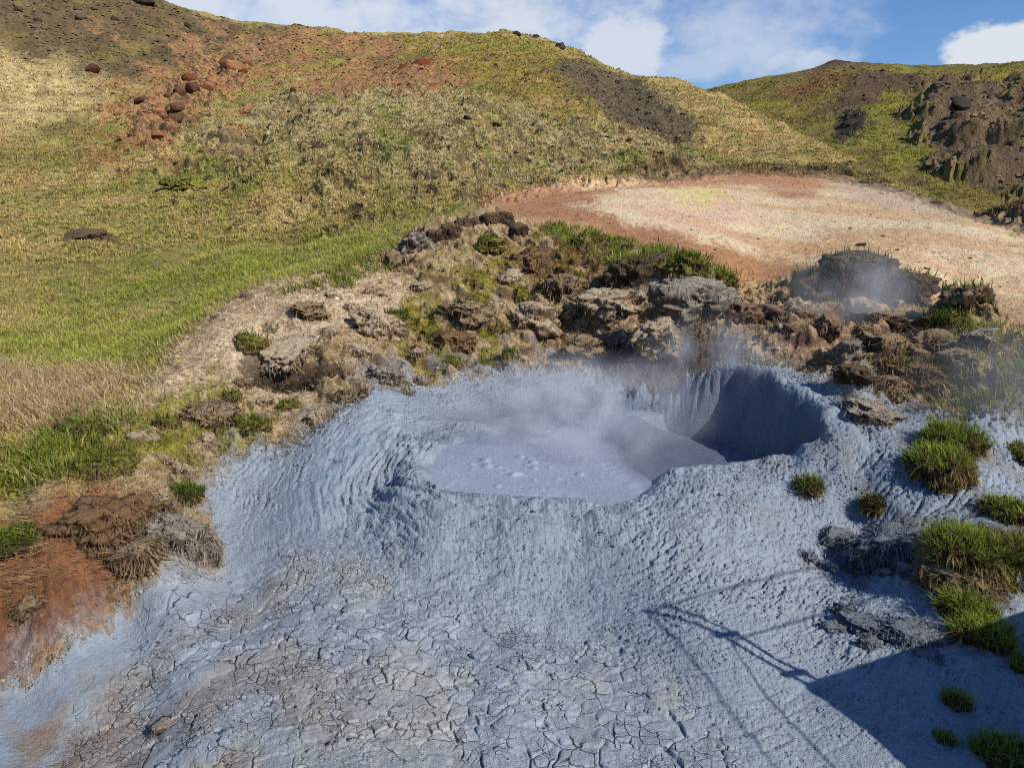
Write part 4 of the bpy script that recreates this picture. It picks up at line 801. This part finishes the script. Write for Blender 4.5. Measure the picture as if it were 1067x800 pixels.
for px, py in [(845, 578), (862, 590), (885, 580), (905, 592), (925, 600), (945, 598), (880, 640), (910, 672), (930, 650), (965, 690), (870, 655), (980, 610), (960, 570), (1030, 560), (1062, 610), (940, 585)]:
    clod(px + rs.uniform(-4, 4), py + rs.uniform(-3, 3), rs.uniform(13, 26), 'mud', "small knobbly mud crusted clod in the rough band left of the largest tussock", "small mud crusted clods at the right", hgt=rs.uniform(.4, .7), roots=60)
clod(1000, 612, 52, 'dark', "dark root undercut beneath the front of the largest tussock", hgt=.5, roots=900)
clod(900, 652, 44, 'mud', "low crusty grey lump in the open mud beside the platform shadow", hgt=.3, roots=160)
clod(950, 664, 50, 'mud', "grey crust with straw roots between the shadow edge and green tussock", hgt=.3, roots=520)

# ------------------------------------------------------------------ the tiny white marker across the valley
mp = spot(977, 182); u_ = pxm(977, 182)
def cyl(name, a, b, r0, r1, mt, parent, n=10):
    a, b = Vector(a), Vector(b); d = (b - a).normalized(); s = d.cross(Vector((0, 0, 1)) if abs(d.z) < .9 else Vector((1, 0, 0))).normalized(); t = d.cross(s)
    V = [a + (s * math.cos(q) + t * math.sin(q)) * r0 for q in [6.28318 * k / n for k in range(n)]] + [b + (s * math.cos(q) + t * math.sin(q)) * r1 for q in [6.28318 * k / n for k in range(n)]]
    me = bpy.data.meshes.new(name); me.from_pydata([v[:] for v in V], [], [(k, (k + 1) % n, n + (k + 1) % n, n + k) for k in range(n)] + [tuple(range(n))[::-1], tuple(range(n, 2 * n))]); me.materials.append(mt); me.update()
    return link(bpy.data.objects.new(name, me), parent)
def mat_plain(name, col, rough, sc, var):
    mt, nt, b = nodes(name); N, Lk = nt.nodes, nt.links; nzt = N.new("ShaderNodeTexNoise"); nzt.inputs["Scale"].default_value = sc; geo = N.new("ShaderNodeNewGeometry"); Lk.new(geo.outputs["Position"], nzt.inputs["Vector"])
    rp = N.new("ShaderNodeValToRGB"); c = lin(col); rp.color_ramp.elements[0].color = (*(c * (1 - var)), 1); rp.color_ramp.elements[1].color = (*(c * (1 + var)), 1); Lk.new(nzt.outputs["Fac"], rp.inputs[0]); Lk.new(rp.outputs[0], b.inputs["Base Color"]); b.inputs["Roughness"].default_value = rough; return mt
M_WHITE = mat_plain("white_paint", (225, 225, 220), .6, 3, .08); M_WOOD = mat_plain("grey_timber", (128, 112, 92), .8, 12, .25); M_STEEL = mat_plain("dull_steel", (120, 122, 124), .45, 20, .1)
mk = root_thing("marker_post", mp, "tiny white leaning marker post on the slope across the valley", "marker post")
cyl("post", (-1.2 * u_, 0, -.3), (1.8 * u_, 0, 3.2 * u_), .5 * u_, .45 * u_, M_WHITE, mk); cyl("cap", (1.8 * u_, 0, 3.2 * u_), (2.2 * u_, 0, 3.7 * u_), .62 * u_, .5 * u_, M_WHITE, mk)

# ------------------------------------------------------------------ the pool of boiling mud
gx = np.arange(-2.2, 4.2, .018); gy = np.arange(5.4, 11.0, .018); GX_, GY_ = np.meshgrid(gx, gy, indexing='ij'); GX_ = GX_.astype(np.float32); GY_ = GY_.astype(np.float32)
pd = sdist(PITW, GX_, GY_); bub = sst(.75, .0, worley(GX_ / .09, GY_ / .09, 55)[0]) * sst(.05, .4, fbm(GX_ / .7, GY_ / .7, 3, 56))
lowp = lower(GX_, GY_); pz = POOLZ - (POOLZ - LOWZ) * lowp + .03 * fbm(GX_ / .2, GY_ / .2, 3, 61) * lowp * (1 - lowp) * 2 + .006 * fbm(GX_ / .3, GY_ / .3, 3, 57) + .010 * bub + .004 * fbm(GX_ / .05, GY_ / .05, 2, 58)
bx_, by_ = world(548, 490, POOLZ)
for k in range(30):
    ox, oy, rr_ = bx_ + rng.gauss(0, .42), by_ + rng.gauss(.1, .22), .01 + .05 * rng.random() ** 2; q = np.maximum(1 - ((GX_ - ox) ** 2 + (GY_ - oy) ** 2) / rr_ ** 2, 0); pz += .5 * rr_ * np.sqrt(q)
for k in range(70):
    ox, oy = rng.uniform(-1.1, 1.6), rng.uniform(6.4, 8.9); q = np.hypot(GX_ - ox, GY_ - oy); lam = rng.uniform(.03, .06); pz = pz + .0035 * np.cos(q / lam * 6.283) * np.exp(-(q / rng.uniform(.08, .22)) ** 2)
pid = np.arange(pd.size).reshape(pd.shape); pq = np.stack([pid[:-1, :-1], pid[1:, :-1], pid[1:, 1:], pid[:-1, 1:]], -1)[pd[:-1, :-1] > -.03].reshape(-1, 4)
us, iv = np.unique(pq, return_inverse=True); pn0 = fbm(GX_ / .4, GY_ / .4, 3, 60); pn = fbm(GX_ / .5, GY_ / .5, 4, 59)
lowc = lower(GX_ + .22, GY_); pit_shade = (np.clip(lowc + .3 * pn0 * lowc, 0, 1) * .85).reshape(-1, 1)[us]  # shadow of the pit wall, painted into the pool colour
pc = (lin((146, 154, 168))[None] * (1 - pit_shade) + lin((80, 86, 102))[None] * pit_shade) * (1 + .12 * pn.reshape(-1, 1)[us] + .10 * bub.reshape(-1, 1)[us])
M_POOL = mat_ground("boiling_mud", .30, .5, [(40, 1.), (150, .4)], .7, .015, .10)
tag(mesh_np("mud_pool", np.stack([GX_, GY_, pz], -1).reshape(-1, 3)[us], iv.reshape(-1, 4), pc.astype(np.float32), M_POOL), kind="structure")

# ------------------------------------------------------------------ the viewing platform whose shadow falls on the mud
G1 = Vector((*world(840, 711, -.06), 0)); G2 = Vector((*world(1067, 620, .05), 0)); G3 = Vector((*world(970, 800, -.1), 0))
uu = (G2 - G1).normalized(); vv = Vector((uu.y, -uu.x, 0)); DZ = 1.42; SUN_EL = math.radians(38.5); SUN_AZ = math.radians(125)
so_ = (DZ + .06) / math.tan(SUN_EL); D0 = G1 + Vector((math.sin(SUN_AZ), math.cos(SUN_AZ), 0)) * so_; D0.z = DZ
pf = root_thing("viewing_platform", Vector((D0.x, D0.y, ground(D0.x, D0.y))), "raised timber viewing platform whose railed corner throws the angular shadow on the mud", "viewing platform")
inv0 = Vector((-pf.location.x, -pf.location.y, -pf.location.z))
def box(name, o, du, dv, w0, w1, h0, h1, mt):
    """box from corner o, spanning du along the long edge and dv along the other"""
    c = []
    for z in (h0, h1):
        for a, b in ((0, 0), (1, 0), (1, 1), (0, 1)):
            p = o + uu * (w0[0] + (w0[1] - w0[0]) * a) + vv * (w1[0] + (w1[1] - w1[0]) * b); c.append((p.x + inv0.x, p.y + inv0.y, z + inv0.z))
    return c
BF = [(3, 2, 1, 0), (4, 5, 6, 7), (0, 1, 5, 4), (1, 2, 6, 5), (2, 3, 7, 6), (3, 0, 4, 7)]
def boxes(name, lst, mt):
    V, Fq = [], []
    for w0, w1, h0, h1 in lst:
        k = len(V); V += box(name, Vector((D0.x, D0.y, 0)), 0, 0, w0, w1, h0, h1, mt); Fq += [tuple(i + k for i in f) for f in BF]
    me = bpy.data.meshes.new(name); me.from_pydata(V, [], Fq); me.materials.append(mt); me.update(); return link(bpy.data.objects.new(name, me), pf)
boxes("deck", [((.003, 4.4), (k * .145 + .003, (k + 1) * .145), DZ - .042, DZ - .002 * (k % 2)) for k in range(32)], M_WOOD)
boxes("deck_frame", [((.03, 4.3), (.03 + k * 1.1, .09 + k * 1.1), DZ - .20, DZ - .046) for k in range(5)], M_WOOD)
for a, b in ((.1, .1), (2.2, .1), (4.2, .1), (.1, 2.2), (.1, 4.3), (4.2, 4.3)):
    q = D0 + uu * a + vv * b; boxes("support_post", [((a - .05, a + .05), (b - .05, b + .05), ground(q.x, q.y) - .3, DZ - .21)], M_WOOD)
def P3(a, b, z): p = D0 + uu * a + vv * b; return (p.x + inv0.x, p.y + inv0.y, z + inv0.z)
for a, b in ((.02, .0), (.13, .02), (1.9, .02), (3.8, .02), (.02, 1.9), (.02, 3.8)): cyl("rail_post", P3(a, b, DZ - .18), P3(a, b, DZ + 1.08), .015, .015, M_STEEL, pf, 12)
for z in (DZ + 1.07, DZ + .55):
    cyl("rail", P3(.0, .02, z), P3(4.3, .02, z), .008, .008, M_STEEL, pf, 10); cyl("rail", P3(.02, .0, z - .004), P3(.02, 4.5, z - .004), .008, .008, M_STEEL, pf, 10)
for z in (DZ + .12, DZ + .62): cyl("rail_clamp", P3(-.02, .0, z), P3(.17, .04, z), .026, .026, M_STEEL, pf, 10)

# ------------------------------------------------------------------ steam
def mat_steam(name, dens, scale, seed, thr):
    mt = bpy.data.materials.new(name); mt.use_nodes = True; nt = mt.node_tree; N, Lk = nt.nodes, nt.links; N.remove(N["Principled BSDF"])
    tc = N.new("ShaderNodeTexCoord"); vm = N.new("ShaderNodeVectorMath"); vm.operation = 'LENGTH'; Lk.new(tc.outputs["Object"], vm.inputs[0])
    fo = N.new("ShaderNodeMapRange"); fo.interpolation_type = 'SMOOTHSTEP'; fo.inputs["From Min"].default_value = 1; fo.inputs["From Max"].default_value = .15; Lk.new(vm.outputs["Value"], fo.inputs["Value"])
    geo = N.new("ShaderNodeNewGeometry"); ad = N.new("ShaderNodeVectorMath"); ad.inputs[1].default_value = (seed, seed, seed); Lk.new(geo.outputs["Position"], ad.inputs[0])
    nzt = N.new("ShaderNodeTexNoise"); nzt.inputs["Scale"].default_value = scale; nzt.inputs["Detail"].default_value = 3; nzt.inputs["Distortion"].default_value = .6; Lk.new(ad.outputs[0], nzt.inputs["Vector"])
    mr = N.new("ShaderNodeMapRange"); mr.inputs["From Min"].default_value = thr; mr.inputs["From Max"].default_value = .72; Lk.new(nzt.outputs["Fac"], mr.inputs["Value"])
    m1 = N.new("ShaderNodeMath"); m1.operation = 'MULTIPLY'; Lk.new(fo.outputs[0], m1.inputs[0]); Lk.new(mr.outputs[0], m1.inputs[1])
    m2 = N.new("ShaderNodeMath"); m2.operation = 'MULTIPLY'; Lk.new(m1.outputs[0], m2.inputs[0]); m2.inputs[1].default_value = dens
    vs = N.new("ShaderNodeVolumeScatter"); vs.inputs["Color"].default_value = (.97, .98, 1, 1); vs.inputs["Anisotropy"].default_value = .2; Lk.new(m2.outputs[0], vs.inputs["Density"]); Lk.new(vs.outputs[0], N["Material Output"].inputs["Volume"])
    return mt
import bmesh
def steam(c, s, dens, scale, seed, thr=.38):
    bm = bmesh.new(); bmesh.ops.create_icosphere(bm, subdivisions=3, radius=1); me = bpy.data.meshes.new("steam"); bm.to_mesh(me); bm.free(); me.materials.append(mat_steam("steam", dens, scale, seed, thr))
    o = link(bpy.data.objects.new("steam", me)); o.location = c; o.scale = s; tag(o, kind="stuff"); return o
if STEAM:
    x, y = world(600, 462, .3); steam((x, y, .75), (1.9, 1.4, .7), 2.3, 2.0, 2., .42)
    x, y = world(735, 425, .4); steam((x, y, .95), (1.1, 1.1, .8), 1.6, 2.0, 5., .44)
    p = spot(885, 335); steam((p.x, p.y - .3, p.z + .45), (1.4, .9, .85), 1.4, 1.7, 9., .42)
    p = spot(1045, 420); steam((p.x, p.y - .3, p.z + .3), (1.6, 1.0, .7), .35, .9, 14., .3)


# ------------------------------------------------------------------ sky, sun, camera
SUN_EL = math.radians(38.5); SUN_AZ = math.radians(125)
w = bpy.data.worlds.new("World"); scene.world = w; w.use_nodes = True; N, Lk = w.node_tree.nodes, w.node_tree.links
bg = N["Background"]; sky = N.new("ShaderNodeTexSky"); sky.sky_type = 'NISHITA'; sky.sun_disc = False
sky.sun_elevation = SUN_EL; sky.sun_rotation = SUN_AZ; sky.air_density = 1.0; sky.dust_density = .3; sky.ozone_density = 2.0
bg.inputs["Strength"].default_value = .075
tc = N.new("ShaderNodeTexCoord"); sep = N.new("ShaderNodeSeparateXYZ"); Lk.new(tc.outputs["Generated"], sep.inputs[0])
def mth(op, a, b=None):
    nd = N.new("ShaderNodeMath"); nd.operation = op
    for i, v in enumerate((a, b)):
        if v is None: continue
        if hasattr(v, "node"): Lk.new(v, nd.inputs[i])
        else: nd.inputs[i].default_value = v
    return nd.outputs[0]
az = mth('ARCTAN2', sep.outputs[0], sep.outputs[1]); el = mth('ARCSINE', sep.outputs[2])
cmb = N.new("ShaderNodeCombineXYZ"); Lk.new(az, cmb.inputs[0]); Lk.new(mth('MULTIPLY', el, 1.5), cmb.inputs[1])
def nz(scale, detail, rough, seed):
    t = N.new("ShaderNodeTexNoise"); t.inputs["Scale"].default_value = scale; t.inputs["Detail"].default_value = detail; t.inputs["Roughness"].default_value = rough
    a = N.new("ShaderNodeVectorMath"); a.inputs[1].default_value = (seed, seed * .7, seed * .3); Lk.new(cmb.outputs[0], a.inputs[0]); Lk.new(a.outputs[0], t.inputs["Vector"])
    return t.outputs["Fac"]
n1 = nz(14, 8, .6, 3.1); n2 = nz(5, 6, .55, 9.2)
def cloud(px, py, wa, we, amp, soft):
    """one cloud at its bearing and elevation"""
    x, y, z = ray(px, py); a0 = math.atan2(x, y); e0 = math.atan2(z, math.hypot(x, y))
    da = mth('DIVIDE', mth('SUBTRACT', az, a0), wa); de = mth('DIVIDE', mth('SUBTRACT', el, e0), we)
    r2 = mth('ADD', mth('MULTIPLY', da, da), mth('MULTIPLY', de, de))
    v = mth('ADD', mth('SUBTRACT', 1.0, r2), mth('MULTIPLY', mth('SUBTRACT', n1, .5), 3.2))
    v = mth('ADD', v, mth('MULTIPLY', mth('SUBTRACT', n2, .5), 1.6))
    mr = N.new("ShaderNodeMapRange"); mr.interpolation_type = 'SMOOTHSTEP'; mr.inputs["From Min"].default_value = -soft * .4; mr.inputs["From Max"].default_value = soft; mr.inputs["To Max"].default_value = amp
    Lk.new(v, mr.inputs["Value"]); return mr.outputs[0]
cs = [cloud(330, 10, .42, .085, .9, 1.3), cloud(480, 20, .12, .04, .7, 1.2), cloud(650, 55, .07, .045, .85, .8), cloud(790, 30, .13, .07, .6, 1.4), cloud(845, 62, .06, .02, .7, 1.0), cloud(1075, 52, .075, .035, 1.0, .5), cloud(720, 70, .09, .02, .5, 1.0)]
tot = cs[0]
for c in cs[1:]: tot = mth('MAXIMUM', tot, c)
tint = N.new("ShaderNodeMix"); tint.data_type = 'RGBA'; tint.blend_type = 'MULTIPLY'; tint.inputs[0].default_value = 1
Lk.new(sky.outputs[0], tint.inputs[6]); tint.inputs[7].default_value = (.80, 1.12, 1.62, 1)
mixc = N.new("ShaderNodeMix"); mixc.data_type = 'RGBA'; Lk.new(tot, mixc.inputs[0]); Lk.new(tint.outputs[2], mixc.inputs[6]); mixc.inputs[7].default_value = (9.6, 10.2, 11.2, 1)
Lk.new(mixc.outputs[2], bg.inputs["Color"])

sd_ = bpy.data.lights.new("sun", 'SUN'); sd_.energy = 5.0; sd_.angle = math.radians(.53); sd_.color = (1, .95, .87)
so = link(bpy.data.objects.new("sun", sd_))
sv = Vector((math.sin(SUN_AZ) * math.cos(SUN_EL), math.cos(SUN_AZ) * math.cos(SUN_EL), math.sin(SUN_EL)))
so.rotation_euler = (-sv).to_track_quat('-Z', 'Y').to_euler(); so.location = sv * 50
cd = bpy.data.cameras.new("camera"); cam = link(bpy.data.objects.new("camera", cd)); cd.sensor_width = 36; cd.lens = 36 * F / 1067.; cd.clip_end = 5000; cd.clip_start = .05
cam.location = (0, 0, CAMZ); cam.rotation_euler = (math.radians(90) - PITCH, 0, 0); scene.camera = cam
scene.view_settings.view_transform = 'Standard'; scene.view_settings.look = 'None'; scene.view_settings.exposure = 0; scene.view_settings.gamma = 1
scene.render.engine = 'CYCLES'; scene.cycles.filter_width = 1.0; scene.cycles.use_denoising = False; scene.cycles.max_bounces = 5; scene.cycles.volume_bounces = 1
scene.cycles.volume_step_rate = 1.0; scene.cycles.volume_max_steps = 128
